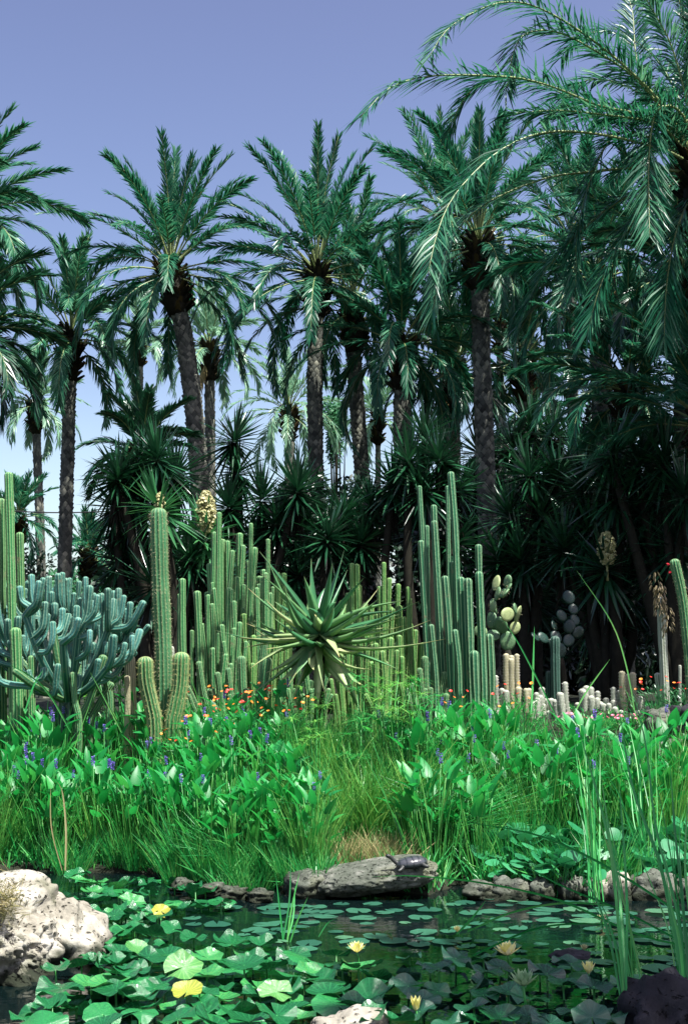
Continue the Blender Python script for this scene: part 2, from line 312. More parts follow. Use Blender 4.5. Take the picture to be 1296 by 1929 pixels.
def palm_trunk(root, P, r, boots=True, dense=1.0, mat=None):
    o = P[0]
    mb = MB(); n = max(12, int(len(P))); Pp = spline(P, 30); k = len(Pp)
    rr = r * (1.12 - .18 * np.linspace(0, 1, k)); rr[:2] *= 1.12
    tube(mb, Pp, rr * .93, n=14, var=.15)
    seg = np.linalg.norm(np.diff(Pp, axis=0), axis=1).sum(); dv = .085 / dense; rows = int(seg / dv); na = max(7, int(2 * PI * r / .12 * dense))
    u = np.repeat(np.linspace(0, 1, rows), na); ja = np.tile(np.arange(na), rows); row = np.repeat(np.arange(rows), na)
    ang = (ja + .5 * (row % 2) + .15 * np.sin(row * .7)) / na * 2 * PI + rnd.normal(0, .04, len(u))
    x = u * (k - 1); i0 = np.minimum(x.astype(int), k - 2); f = (x - i0)[:, None]
    C = Pp[i0] * (1 - f) + Pp[i0 + 1] * f; R = (rr[i0] * (1 - f[:, 0]) + rr[i0 + 1] * f[:, 0]); T = nrm(Pp[i0 + 1] - Pp[i0])
    X = nrm(np.cross(T, [0, 1.0, 0.05])); Y = np.cross(T, X)
    O = X * np.cos(ang)[:, None] + Y * np.sin(ang)[:, None]; S = np.cross(T, O)
    hw = (PI * R / na * 1.05)[:, None]; hh = dv * .95 * rnd.uniform(.85, 1.15, len(u))[:, None]; c0 = C + O * (R * .93)[:, None]
    ap = c0 + O * (.045 * rnd.uniform(.5, 1.4, len(u)))[:, None] * (r / .2) + T * hh * .55
    V = np.stack([c0 - T * hh, c0 + S * hw, c0 + T * hh, c0 - S * hw, ap], 1); b = (np.arange(len(u)) * 5)[:, None]
    Tr = np.concatenate([b + np.array([0, 1, 4]), b + np.array([1, 2, 4]), b + np.array([2, 3, 4]), b + np.array([3, 0, 4])])
    mb.add(V, T=Tr, var=np.repeat(np.clip(rnd.normal(.55, .22, len(u)), 0, 1), 5)); mb.build('trunk', mat or M_SCALE, root, origin=o)
    if boots:
        mb = MB(); top = P[-1]; H = min(1.05, seg * .16) if seg > 2 else .4; nb = 110
        q = rnd.random(nb) ** .8; a = np.arange(nb) * 2.39996; rad = r * (1.0 + .75 * np.sin(PI * np.clip(q * .8 + .15, 0, 1)))
        ct = top + np.outer(q * H - H * .75, nrm(P[-1] - P[-2])); O = np.stack([np.cos(a), np.sin(a), np.zeros(nb)], -1)
        up = .75 + .6 * q
        blades(mb, ct + O * (rad * .55)[:, None], O + Z * up[:, None], rnd.uniform(.16, .34, nb) * (1 + .3 * q), .13, nseg=2, ref=O + .01, prof=[1, .9, .55], solid=True, fold=.9)
        s_ = np.linspace(0, 1, 8); tube(mb, top + np.outer(s_ * H - H * .75, nrm(P[-1] - P[-2])), r * (.9 + .55 * np.sin(PI * (s_ * .8 + .12))), n=12, var=.1)
        mb.build('leaf_bases', M_BOOT, root, origin=o)

def palm(label, pts, D, wpx, nf=42, Lf=3.2, mat=M_FROND, seed=1, boots=True, up=0.3, leafL=.4, leafW=.036, nl=84, droopk=1.0, dry=0, hue=.5, extra=None, name='date_palm', lowest=-22, spread=46, Dtop=None, keep=None, group='date palms'):
    global rnd
    rnd = np.random.default_rng(seed)
    P = [at(x, y, D + (0 if Dtop is None else (Dtop - D) * i / (len(pts) - 1))) for i, (x, y) in enumerate(pts)]
    P[0][2] = min(gz(P[0][0], P[0][1]), P[0][2]) - .05
    P = np.array(P); r = wpx / FPX * D / 2 * .84; o = P[0].copy()
    root = thing(name, label, 'palm tree', o, group)
    palm_trunk(root, P, r, boots, dense=1.0 if D < 32 else .6)
    c = P[-1] + Z * .12; mb = MB(); mr = MB()
    for i in range(nf):
        t = (i + .5) / nf; az = i * 2.39996 + rnd.normal(0, .15)
        if keep and not keep(az): continue
        el = math.radians(86 - (86 - lowest) * t ** (1.0 + up) + rnd.normal(0, 5))
        bend = (math.radians(14 + 85 * t ** .8) * droopk) * rnd.uniform(.75, 1.25); ll = Lf * rnd.uniform(.86, 1.08) * (1 if t > .12 else .9)
        Pt, S = arc_frond(c + Z * .25 * (1 - t), az, el, ll, bend)
        tw = rnd.normal(0, .5); S = nrm(S + Z * tw * .6)
        frond(mb, mr, Pt, S, L=leafL, W=leafW, nl=nl, hue=hue, vee=.5 - .3 * t, droop=.06 + .3 * t, start=.24, r0=.022, spread=spread)
    if extra: extra(mb, mr, c)
    mb.build('crown', mat, root, origin=o); mr.build('frond_stalks', M_STALK, root, origin=o)
    if dry:
        md = MB()
        for i in range(dry):
            az = rnd.uniform(0, 2 * PI) if dry > 1 else -2.6
            Pt, S = arc_frond(c - Z * .3, az, math.radians(-30), Lf * .6, math.radians(55), p=.6)
            frond(md, md, Pt, S, L=leafL * .6, W=leafW, nl=30, hue=.6, vee=-.3, droop=.9, r0=.04)
        md.build('dry_fronds', M_DRY, root, origin=o)
    return root
M_STALK = leafmat('frond_stalk', [(.05, .1, .035), (.12, .18, .06), (.24, .28, .11)], rough=.45, trans=0, noise=5)

palm('tall leaning date palm with a bulging leaf-base collar, second large crown from the left', [(392, 1330), (376, 905), (350, 650), (322, 530)], 27, 40, nf=42, Lf=2.95, seed=11, up=.15)
palm('straight dark-trunked date palm at the centre left with very upright top fronds', [(600, 1330), (595, 900), (593, 700), (598, 535)], 28, 34, nf=42, Lf=3.4, seed=12, up=0, hue=.45)
palm('date palm with a sunlit scaly trunk just right of the straight dark one', [(704, 1330), (682, 900), (668, 700), (665, 605)], 29.5, 34, nf=34, Lf=3.1, mat=M_FROND, lowest=-8, seed=13, hue=.6)
palm('date palm with a wide ragged collar behind the tallest columnar cacti', [(768, 1330), (758, 900), (757, 670)], 27, 38, nf=38, Lf=2.7, mat=M_FROND, hue=.4, seed=14, droopk=1.15)
palm('tall dark date palm right of centre, its crown under the overhanging fronds', [(926, 1330), (918, 1000), (908, 700), (902, 480)], 26, 40, nf=44, Lf=2.9, mat=M_FROND, seed=15, hue=.4)
palm('slim distant palm trunk close behind the dark right-hand palm', [(946, 1330), (942, 620)], 40, 17, nf=34, Lf=3.0, mat=M_FRONDD, seed=16, nl=36, leafW=.05)
palm('scaly date palm on the left with a round dark collar and a small crown', [(118, 1330), (122, 1090), (130, 800), (134, 655)], 28, 29, nf=32, Lf=2.4, seed=17, hue=.65, droopk=1.15)
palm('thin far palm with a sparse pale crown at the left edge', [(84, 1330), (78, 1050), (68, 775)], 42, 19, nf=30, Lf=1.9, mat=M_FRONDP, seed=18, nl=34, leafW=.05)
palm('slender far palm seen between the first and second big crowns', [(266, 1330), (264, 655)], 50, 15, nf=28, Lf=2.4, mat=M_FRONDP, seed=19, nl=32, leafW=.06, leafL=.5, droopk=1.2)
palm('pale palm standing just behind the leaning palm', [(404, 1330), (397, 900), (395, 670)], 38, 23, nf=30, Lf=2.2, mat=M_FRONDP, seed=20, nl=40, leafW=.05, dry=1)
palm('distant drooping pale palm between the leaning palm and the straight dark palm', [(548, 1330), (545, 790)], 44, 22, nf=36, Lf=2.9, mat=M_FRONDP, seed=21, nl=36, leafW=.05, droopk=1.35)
palm('large palm cut by the left edge of the picture, upper crown', [(-85, 1330), (-80, 445)], 22, 46, nf=46, Lf=2.35, mat=M_FROND, seed=22, hue=.6)
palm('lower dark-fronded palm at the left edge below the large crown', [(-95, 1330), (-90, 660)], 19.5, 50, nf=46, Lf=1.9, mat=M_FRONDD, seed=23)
palm('broad shaded palm on the right below the overhanging fronds', [(1142, 1330), (1136, 900), (1128, 545)], 24, 46, nf=40, Lf=2.9, mat=M_FROND, seed=24, hue=.35)
palm('dark palm in the back row with its crown right of the centre right trunk', [(1082, 1330), (1076, 470)], 31, 24, nf=42, Lf=3.2, mat=M_FROND, seed=25, nl=44, leafW=.04)
palm('back row palm between the collared palm and the tall dark palm', [(838, 1330), (836, 430)], 33, 22, nf=44, Lf=2.9, mat=M_FROND, seed=26, nl=44, leafW=.04, hue=.6)
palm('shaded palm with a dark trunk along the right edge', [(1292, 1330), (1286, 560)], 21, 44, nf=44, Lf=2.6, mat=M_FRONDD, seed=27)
palm('low young palm spreading from the right edge at mid height', [(1340, 1330), (1335, 830)], 18, 50, nf=44, Lf=2.2, mat=M_FROND, seed=28, hue=.5, droopk=.75, leafL=.34, leafW=.026, nl=100, lowest=0)
palm('small dark palm rising behind the left yucca thicket', [(265, 1330), (268, 880)], 24, 26, nf=28, Lf=1.35, mat=M_FRONDD, seed=29, leafL=.34)
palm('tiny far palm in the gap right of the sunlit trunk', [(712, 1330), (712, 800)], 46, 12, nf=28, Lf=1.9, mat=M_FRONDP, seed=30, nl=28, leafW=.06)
palm('far fan of palm fronds in the gap right of the dark trunks', [(1004, 1330), (1002, 800)], 34, 16, nf=34, Lf=2.1, mat=M_FROND, seed=31, nl=36, leafW=.05)
palm('small far palm low at the left behind the tall left columns', [(36, 1330), (34, 990)], 40, 12, nf=28, Lf=1.5, mat=M_FROND, seed=32, nl=28, leafW=.05)
palm('low far palm between the left trunks and the yucca thicket', [(166, 1330), (166, 1060)], 38, 14, nf=30, Lf=1.2, mat=M_FROND, seed=33, nl=26, leafW=.05)
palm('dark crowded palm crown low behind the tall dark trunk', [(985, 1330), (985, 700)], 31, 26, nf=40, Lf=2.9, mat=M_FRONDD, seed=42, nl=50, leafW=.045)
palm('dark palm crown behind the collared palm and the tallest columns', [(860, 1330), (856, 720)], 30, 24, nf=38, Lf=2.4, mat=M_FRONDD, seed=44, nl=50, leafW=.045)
palm('bushy green palm filling the gap above the right yuccas', [(1180, 1330), (1185, 760)], 21, 30, nf=40, Lf=2.2, mat=M_FROND, seed=41, hue=.45, leafL=.34, leafW=.028, nl=90, lowest=-5)

# near palm on the right, its main fronds laid out one by one
NEAR = [  # photo pixel polyline, depth at base, depth at tip
 ([(1310, 300), (1253, 205), (1173, 122), (1088, 56), (1008, 12), (948, 4), (888, 25), (838, 60), (808, 108)], 15.2, 13.2),
 ([(1310, 300), (1248, 210), (1193, 145), (1120, 95), (1048, 60), (993, 62), (968, 95), (952, 175)], 15.2, 14.2),
 ([(1310, 310), (1270, 245), (1198, 214), (1128, 199), (1048, 166), (988, 149), (943, 144), (873, 141), (798, 145), (733, 166), (678, 222)], 15.2, 12.8),
 ([(1310, 320), (1218, 225), (1128, 205), (1048, 172), (988, 150), (928, 147), (888, 170), (863, 205), (845, 250)], 15.4, 16.0),
 ([(1310, 320), (1260, 250), (1218, 228), (1128, 215), (1048, 208), (955, 214)], 15.2, 14.0),
 ([(1310, 325), (1266, 288), (1213, 272), (1148, 256), (1063, 247), (998, 256), (938, 286), (888, 330), (848, 380), (823, 440), (806, 515)], 15.0, 12.6),
 ([(1310, 335), (1270, 322), (1198, 316), (1098, 325), (1038, 333), (973, 355), (908, 388), (862, 432), (833, 500), (815, 585)], 15.2, 14.4),
 ([(1310, 300), (1290, 225), (1263, 200), (1238, 208), (1226, 250), (1221, 325), (1222, 400), (1223, 445)], 15.0, 14.2),
 ([(1310, 320), (1230, 262), (1170, 250), (1140, 275), (1115, 330), (1098, 385), (1086, 450), (1084, 540)], 15.2, 15.0),
 ([(1310, 340), (1250, 340), (1180, 370), (1110, 420), (1050, 480), (1005, 545), (975, 620)], 15.2, 15.2),
 ([(1310, 340), (1270, 345), (1215, 390), (1165, 460), (1130, 540), (1105, 630)], 15.2, 14.6),
 ([(1310, 300), (1296, 200), (1265, 90), (1235, 30), (1195, -40)], 15.2, 14.8),
 ([(1310, 300), (1305, 180), (1290, 60), (1270, -40)], 15.2, 15.2),
 ([(1310, 300), (1280, 190), (1225, 100), (1150, 60), (1090, 70), (1055, 110)], 15.6, 17.5),
 ([(1310, 310), (1270, 240), (1210, 180), (1140, 150), (1085, 160), (1050, 210)], 15.6, 17.0),
 ([(1310, 340), (1296, 380), (1270, 450), (1255, 540), (1250, 640)], 15.2, 14.8),
 ([(1310, 300), (1240, 230), (1200, 120), (1190, 20), (1170, -40)], 15.6, 16.6),
]
def near_extra(mb, mr, c):
    global rnd
    for pl, d0, d1 in NEAR:
        n = len(pl); P = np.array([at(x, y, d0 + (d1 - d0) * (i / (n - 1)) ** 1.3) for i, (x, y) in enumerate(pl)])
        P[0] = c; P = spline(P, 26)
        frond(mb, mr, P, None, L=.53, W=.023, nl=140, vee=.3, droop=.3, start=.12, r0=.022, hue=rnd.uniform(.4, .75))
palm('big date palm on the right edge whose long arching fronds hang into the sky', [(1372, 1330), (1350, 800), (1326, 345)], 15.2, 72, nf=34, Lf=3.3, mat=M_FROND, seed=34, leafL=.46, leafW=.028, nl=90, spread=56, extra=near_extra,
     keep=lambda az: math.sin(az) > -.25)
# trees outside the frame on the right that shade the right side and the near water
def wpalm(label, x, y, h, Lf, seed, nf=44):
    f = lambda z: (CX + x / (y * math.cos(PITCH) + (z - CAMZ) * math.sin(PITCH)) * FPX, CY - FPX * ((z - CAMZ) * math.cos(PITCH) - y * math.sin(PITCH)) / (y * math.cos(PITCH) + (z - CAMZ) * math.sin(PITCH)))
    palm(label, [f(gz(x, y)), f(h * .5), f(h)], y, .42 / y * FPX, nf=nf, Lf=Lf, mat=M_FROND, seed=seed)
wpalm('small off-frame palm on the right bank shading the near right water', 3.55, 4.7, 6.2, 1.9, 35, 44)
wpalm('off-frame palm right of the garden shading the right beds', 6.6, 16.0, 8.6, 3.2, 36)
wpalm('off-frame palm on the right behind the garden shading the yuccas', 7.6, 18.5, 9.0, 3.6, 37)

# ------------------------------------------------------------ leafy masses
def leafcloud(mb, c, rad, n, size=.11, seed=0, lumps=7, flat=1.0):
    r_ = np.random.default_rng(seed); c = np.asarray(c, float); rad = np.asarray(rad, float)
    lc = r_.normal(size=(lumps, 3)); lc = nrm(lc) * r_.uniform(.25, .75, (lumps, 1)); lr = r_.uniform(.35, .6, lumps)
    k = r_.integers(0, lumps, n); d = nrm(r_.normal(size=(n, 3))); q = lc[k] + d * (lr[k] * r_.random(n) ** .28)[:, None]
    P = c + q * rad; P = P[P[:, 2] > c[2] - rad[2] * .98]; n = len(P)
    dd = nrm(q[:n] + r_.normal(0, .8, (n, 3)) + np.array([0, 0, .1]))
    blades(mb, P, dd, r_.uniform(.7, 1.3, n) * size, size * .5, nseg=2, prof=[.2, 1, .05], ref=r_.normal(size=(n, 3)), curv=np.array([0, 0, -.2]), var=r_.random(n))
def shrub(label, px, py, D, rx, rz, mat=M_HEDGE, n=5000, size=.13, seed=1, name='evergreen_shrub', cat='shrub', ry=None, group='dark shrubs behind the yuccas'):
    c = at(px, py, D); g = gz(c[0], D); o = np.array([c[0], D, g]); root = thing(name, label, cat, o, group)
    mb = MB(); leafcloud(mb, c, (rx, ry or rx * .8, rz), n, size, seed); mb.build('foliage', mat, root, origin=o)
    mb = MB(); r_ = np.random.default_rng(seed)
    tube(mb, spline([o - Z * .1, o * .5 + c * .5 + r_.normal(0, .1, 3), c + Z * rz * .3], 8), np.linspace(.13, .04, 8), n=7)
    for i in range(5):
        e = c + nrm(r_.normal(size=3)) * np.array([rx, rx * .8, rz]) * .7
        tube(mb, spline([o * .55 + c * .45, (o + c * 2 + e * 2) / 5 + r_.normal(0, .1, 3), e], 6), np.linspace(.07, .015, 6), n=5)
    mb.build('trunk', M_BARK, root, origin=o)
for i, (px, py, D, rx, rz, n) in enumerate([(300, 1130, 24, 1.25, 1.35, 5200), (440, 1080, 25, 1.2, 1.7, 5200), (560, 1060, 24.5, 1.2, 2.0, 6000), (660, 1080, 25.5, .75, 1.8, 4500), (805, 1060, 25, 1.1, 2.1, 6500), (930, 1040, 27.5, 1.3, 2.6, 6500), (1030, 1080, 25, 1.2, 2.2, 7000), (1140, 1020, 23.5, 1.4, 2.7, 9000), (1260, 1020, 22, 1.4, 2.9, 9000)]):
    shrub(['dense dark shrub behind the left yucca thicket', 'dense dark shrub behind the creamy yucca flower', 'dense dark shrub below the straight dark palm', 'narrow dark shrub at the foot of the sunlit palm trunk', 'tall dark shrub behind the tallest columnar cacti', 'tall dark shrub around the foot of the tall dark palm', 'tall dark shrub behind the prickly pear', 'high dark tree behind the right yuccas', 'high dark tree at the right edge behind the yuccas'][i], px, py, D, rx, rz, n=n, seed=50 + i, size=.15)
for i, (px, py, D, rx, rz, l) in enumerate([(760, 1215, 31, 1.9, 1.4, 'added low dark bush seen between the tallest columns'), (900, 1225, 32, 2.0, 1.5, 'added low dark bush behind the foot of the tall dark palm'), (1010, 1215, 30, 1.9, 1.6, 'added low dark bush behind the dark thick column'), (1130, 1220, 30, 1.9, 1.6, 'added low dark bush behind the tan woolly stems'), (1250, 1220, 29, 1.9, 1.6, 'added low dark bush behind the column with dried flowers'), (620, 1200, 31, 1.9, 1.3, 'added low dark bush behind the large aloe'), (480, 1200, 31, 1.9, 1.3, 'added low dark bush behind the slim cereus thicket'), (330, 1215, 31, 1.9, 1.2, 'added low dark bush behind the tall spiny column')]):  # bushes added to darken the bright gaps near the horizon
    shrub(l, px, py, D, rx, rz, n=5200, seed=90 + i, size=.2, group='low dark bushes added far behind')
shrub('bright feathery conifer in the gap between the two palm trunks', 634, 815, 48, .62, 1.6, mat=M_TREEG, n=4500, size=.12, seed=70, name='conifer', cat='tree', group='')
for i, (px, py, D, rx, rz) in enumerate([(20, 1085, 42, 2.2, .9), (150, 1095, 45, 2.4, 1.1), (60, 1120, 36, 1.8, .7)]):
    shrub(['low green bush far behind the left columns', 'low green bush far behind the left palm trunk', 'small green bush behind the blue cactus'][i], px, py, D, rx, rz, mat=M_TREEG if i else M_HEDGE, n=2500, seed=80 + i, size=.16, group='far bushes on the left')
# overhead cable
mb = MB(); a, b = at(-60, 955, 34), at(230, 962, 34); tt = np.linspace(0, 1, 14)[:, None]; tube(mb, a * (1 - tt) + b * tt - Z * (.1 * np.sin(PI * tt)), .018, n=5)
M_CABLE = leafmat('cable_rubber', [(.01, .01, .012), (.02, .02, .02)], trans=0); tag(mb.build('overhead_cable', M_CABLE, origin=a), 'thin dark cable crossing the sky behind the left palm trunks', 'cable')

# ------------------------------------------------------------ yuccas
def head_mesh(seed, n=95, L=.68, W=.05, low=-55):
    global rnd
    rnd = np.random.default_rng(seed); mb = MB(); t = (np.arange(n) + .5) / n; az = np.arange(n) * 2.39996
    el = np.radians(88 - (88 - low) * t ** .8 + rnd.normal(0, 6, n)); d = np.stack([np.cos(el) * np.cos(az), np.cos(el) * np.sin(az), np.sin(el)], -1)
    base = np.zeros((n, 3)) + Z * ((1 - t) * .16 - .05)[:, None] + d * .03
    cv = np.zeros((n, 3)); cv[:, 2] = -.14 * rnd.uniform(.2, 1.8, n) * np.cos(el)
    blades(mb, base, d, L * rnd.uniform(.8, 1.1, n), W * rnd.uniform(.85, 1.15, n), cv, nseg=4, ref=np.broadcast_to(Z, (n, 3)) + rnd.normal(0, .15, (n, 3)), prof=[.55, 1, .9, .6, .03], fold=.35)
    o = mb.build('tmp', M_YUC); me = o.data; bpy.data.objects.remove(o); return me
HEADS = [head_mesh(100 + i, n=90 + 8 * i, L=.62 + .04 * i) for i in range(4)]
for h in HEADS: pass
def head_copy(me, mat):
    m2 = me.copy(); m2.materials.clear(); m2.materials.append(mat); return m2
HEADSB = [head_copy(m, M_YUCB) for m in HEADS[:2]]
def yucca(label, heads, D, base, seed, bright=(), flowers=(), scale=1.0):
    """heads: px,py,(depth offset),(scale)"""
    r_ = np.random.default_rng(seed); b = at(base, 1330, D); b[2] = gz(b[0], D) - .05
    root = thing('yucca', label, 'yucca', b, 'yuccas behind the cactus bed')
    mt = MB()
    for i, h in enumerate(heads):
        px, py = h[:2]; dd = h[2] if len(h) > 2 else r_.uniform(-.4, .5); s = (h[3] if len(h) > 3 else 1.0) * scale
        p = at(px, py, D + dd); me = (HEADSB if i in bright else HEADS)[i % (2 if i in bright else 4)]
        o = bpy.data.objects.new('leaf_head', me); COL.objects.link(o); o.parent = root; o.location = tuple(p - b)
        o.rotation_euler = (r_.normal(0, .22), r_.normal(0, .22), r_.uniform(0, 6.28)); o.scale = (s,) * 3
        tube(mt, spline([b + r_.normal(0, .08, 3) * [1, 1, 0], b * .5 + p * .5 + r_.normal(0, .12, 3), p], 7), np.linspace(.1, .055, 7) * scale, n=8)
        # dead skirt
        n = 34; az = r_.uniform(0, 2 * PI, n); d = np.stack([np.cos(az) * .35, np.sin(az) * .35, -np.ones(n)], -1)
        blades(mt, p - Z * r_.uniform(.05, .5, n)[:, None], d, .4 * s, .04 * s, nseg=2, var=r_.random(n) * .6)
    mt.build('trunk', M_BARK, root, origin=b)
    for (px, py, hgt, wid) in flowers:
        mf = MB(); p = at(px, py, D - .35); n = int(260 * hgt * wid / .07); q = r_.random(n); az = r_.uniform(0, 2 * PI, n)
        rad = wid * .5 * np.sin(PI * np.clip(q * .86 + .1, 0, 1)) ** .7 * r_.random(n) ** .4
        c = p + np.stack([np.cos(az) * rad, np.sin(az) * rad, (q - .5) * hgt], -1)
        for k in range(5):
            a2 = az + k * 1.257; d = np.stack([np.cos(a2) * .7, np.sin(a2) * .7, -np.ones(n) * .9], -1)
            blades(mf, c, d, .05, .028, nseg=2, prof=[.3, 1, .3], curv=np.array([0, 0, .15]), var=r_.random(n))
        tube(mf, [p - Z * hgt * .5 - Z * .25, p, p + Z * hgt * .5], [.02, .012, .004], n=5); mf.build('flower_spike', M_CREAM, root, origin=b)
    return root
yucca('leftmost yucca thicket with wide sword-leaf heads beside the left palms', [(262, 880, 0, 1.1), (222, 905), (300, 870), (330, 905), (215, 960), (255, 940), (240, 1010), (300, 1010, .3), (280, 1080, .4), (225, 1060, .3), (335, 1050, .4)], 20, 300, 201)
yucca('yucca with a bright green head right behind the spiny column top', [(305, 965, -.3, 1.0), (360, 1060, .2), (290, 1110, .3)], 18, 320, 202, bright=(0,), flowers=[(302, 945, .28, .13)])
yucca('yucca carrying a large creamy flower spike beside the spiny column', [(388, 1020, -.2, 1.05), (420, 1090, .2), (350, 1120, .3), (400, 1160, .4)], 18.5, 390, 203, bright=(0,), flowers=[(388, 962, .6, .28)])
yucca('dark yucca clump between the leaning palm and the straight palm', [(450, 895, .5), (495, 945), (430, 960), (560, 930), (520, 990), (470, 1040, .4), (560, 1020), (440, 835, .5, .9)], 21, 490, 204)
yucca('dark yucca clump at the foot of the sunlit palm trunk', [(640, 975), (615, 1020), (700, 960, .6, .8), (680, 1030, .4), (640, 1060, .4), (560, 1090, .5)], 20.5, 630, 205)
yucca('dark yucca clump behind the tallest columnar cacti', [(770, 880, 0, 1.1), (830, 870), (740, 920, .3), (800, 930), (860, 930, .4), (800, 1010, .6), (850, 1030, .5), (800, 830, .5, .9)], 20.5, 800, 206)
yucca('tall dark yucca around the foot of the tall dark palm', [(900, 860, .3), (960, 850, .4), (1000, 820, .5), (930, 930, .2), (1040, 830, .5), (880, 960, .4), (960, 920, .4), (1080, 860, .5)], 27.5, 950, 210, scale=1.35)
yucca('shaded yucca left of the pale flower spike in the dark right background', [(1000, 900, .3), (960, 980), (1020, 980), (985, 1060, .2), (1050, 900, .5), (940, 1060, .5), (1000, 1130, .5)], 19, 1000, 207)
yucca('shaded yucca bearing a pale flower spike in the dark right background', [(1140, 1080, -.2, 1.1), (1100, 930), (1160, 940, 0, 1.1), (1200, 1000), (1110, 1010, .3), (1180, 1120, .3), (1060, 1040, .4), (1120, 1170, .5)], 18, 1150, 208, flowers=[(1142, 1030, .45, .24)])
yucca('high yucca at the right edge beneath the young palm', [(1250, 880, 0, 1.1), (1290, 940), (1230, 950), (1280, 1040), (1240, 1080, .3), (1200, 880, .4), (1150, 860, .4), (1290, 1150, .3)], 17.5, 1270, 209)
# ------------------------------------------------------------ cacti
def column(mb, P, r, nr=8, depth=.24, dome=True, var=.5, step=.05, cons=0.0, ms=None, spl=.03, spn=4, spacing=.035, per=4, taper=0.0):
    P = np.asarray(P, float); Lg = np.linalg.norm(np.diff(P, axis=0), axis=1).sum(); k = max(6, int(Lg / step)); C = spline(P, k)
    T = nrm(np.gradient(C, axis=0)); X = np.zeros_like(T); ref = np.array([1.0, .13, 0]) if abs(T[0][0]) < .85 else np.array([0, .2, 1.0])
    X[0] = nrm(ref - T[0] * np.dot(ref, T[0]))
    for i in range(1, k): X[i] = nrm(X[i - 1] - T[i] * np.dot(X[i - 1], T[i]))
    R = r * (1 - taper * np.linspace(0, 1, k)) * (1 + .03 * np.sin(np.linspace(0, Lg * 9, k) + r * 999))
    if cons:
        for q in rnd.uniform(.2, .9, int(cons)): R = R * (1 - .13 * np.exp(-((np.linspace(0, 1, k) - q) * Lg / .03) ** 2))
    if dome:
        e = np.linspace(0, 1, 5)[1:]; top = C[-1] + T[-1] * (R[-1] * .75 * np.sin(e * PI / 2))[:, None]
        C = np.vstack([C, top]); T = np.vstack([T, np.repeat(T[-1:], 4, 0)]); X = np.vstack([X, np.repeat(X[-1:], 4, 0)]); R = np.r_[R, R[-1] * np.maximum(np.cos(e * PI / 2), .05)]
    k = len(C); Y = np.cross(T, X); m = nr * per; th = np.arange(m) / m * 2 * PI; pk = (.5 + .5 * np.cos(th * nr)); pk2 = pk ** 1.4
    rad = R[:, None] * (1 - depth * (1 - pk2))[None]
    V = C[:, None] + X[:, None] * (rad * np.cos(th))[..., None] + Y[:, None] * (rad * np.sin(th))[..., None]
    i, j = np.meshgrid(np.arange(k - 1), np.arange(m), indexing='ij')
    Q = np.stack([i * m + j, i * m + (j + 1) % m, (i + 1) * m + (j + 1) % m, (i + 1) * m + j], -1).reshape(-1, 4)
    V = np.vstack([V.reshape(-1, 3), C[-1:]]); Tt = np.stack([(k - 1) * m + np.arange(m), (k - 1) * m + (np.arange(m) + 1) % m, np.full(m, k * m)], -1)
    rib = np.r_[np.tile(pk, k), 1.0]; 
    capm = np.r_[np.repeat(np.clip((np.arange(k) - (k - 7)) / 6, 0, 1), m), 1.0]; rib = np.maximum(rib, capm * .85) if dome else rib
    mb.add(V, Q, Tt, var=var, rib=rib)
    if ms is not None:
        na = max(3, int(Lg / spacing)); u = np.linspace(.01, 1, na) * (k - 5); i0 = u.astype(int); f = (u - i0)[:, None]; i1 = np.minimum(i0 + 1, k - 1)
        cc = C[i0] * (1 - f) + C[i1] * f; xx = X[i0]; yy = Y[i0]; tt = T[i0]; rr = R[i0]
        for a in range(nr):
            t_ = a / nr * 2 * PI; o = xx * math.cos(t_) + yy * math.sin(t_); s_ = np.cross(tt, o); b = cc + o * (rr * .97)[:, None]
            for q in range(spn):
                an = q / spn * 2 * PI + rnd.uniform(0, 1, na); d = o * .8 + (s_ * np.cos(an)[:, None] + tt * np.sin(an)[:, None]) * rnd.uniform(.5, 1.1, na)[:, None]
                blades(ms, b, d, spl * rnd.uniform(.6, 1.3, na), spl * .09 + .0012, nseg=1, prof=[1, .1])
def cactus(name, label, cat, cols, D, mat, nr=8, group=None, depth=.32, seed=1, spine=None, smat=None, partname='stem', base=None, **kw):
    """cols: list of (polyline of photo pixels base..tip, width px[, depth offset])"""
    global rnd
    rnd = np.random.default_rng(seed)
    xs = np.mean([c[0][0][0] for c in cols]) if base is None else base
    o = at(xs, 1330, D); o[2] = gz(o[0], D); root = thing(name, label, cat, o, group)
    for c in cols:
        dd = c[2] if len(c) > 2 else rnd.uniform(-.25, .3); n = len(c[0]); r = c[1] / FPX * (D + dd) / 2 * kw.get('fat', .88)
        P = np.array([at(x, y, D + dd + (c[3] * i / (n - 1) if len(c) > 3 else 0)) for i, (x, y) in enumerate(c[0])])
        if c[0][0][1] >= 1300:                      # rooted: run into the ground
            g = gz(P[0][0], P[0][1])
            if P[0][2] > g: P = np.vstack([[P[0][0], P[0][1], g - .04], P])
        mb = MB(); ms = MB() if spine else None
        column(mb, P, r, nr, depth, var=float(np.clip(rnd.normal(.5, .22), 0, 1)), ms=ms, cons=kw.get('cons', 1), spl=spine or .03, spn=kw.get('spn', 3), spacing=kw.get('spacing', .05), per=kw.get('per', 4), taper=kw.get('taper', 0))
        st = mb.build(partname, mat, root, smooth=True, origin=o)
        if ms is not None: ms.build('spines', smat or M_SPINE, st, origin=o)
    return root
M_SPINE = leafmat('spines', [(.2, .19, .1), (.42, .4, .24)], trans=0, rough=.6)
M_SPINED = leafmat('dark_spines', [(.02, .02, .015), (.08, .07, .05)], trans=0, rough=.6)
M_SPINEY = leafmat('yellow_spines', [(.22, .22, .07), (.42, .4, .16)], trans=0, rough=.6)
M_SPINEW = leafmat('white_spines', [(.55, .52, .48), (.75, .72, .68)], trans=0, rough=.7)
M_C1 = cactmat('columnar_green', (.022, .15, .045), (.23, .38, .16))
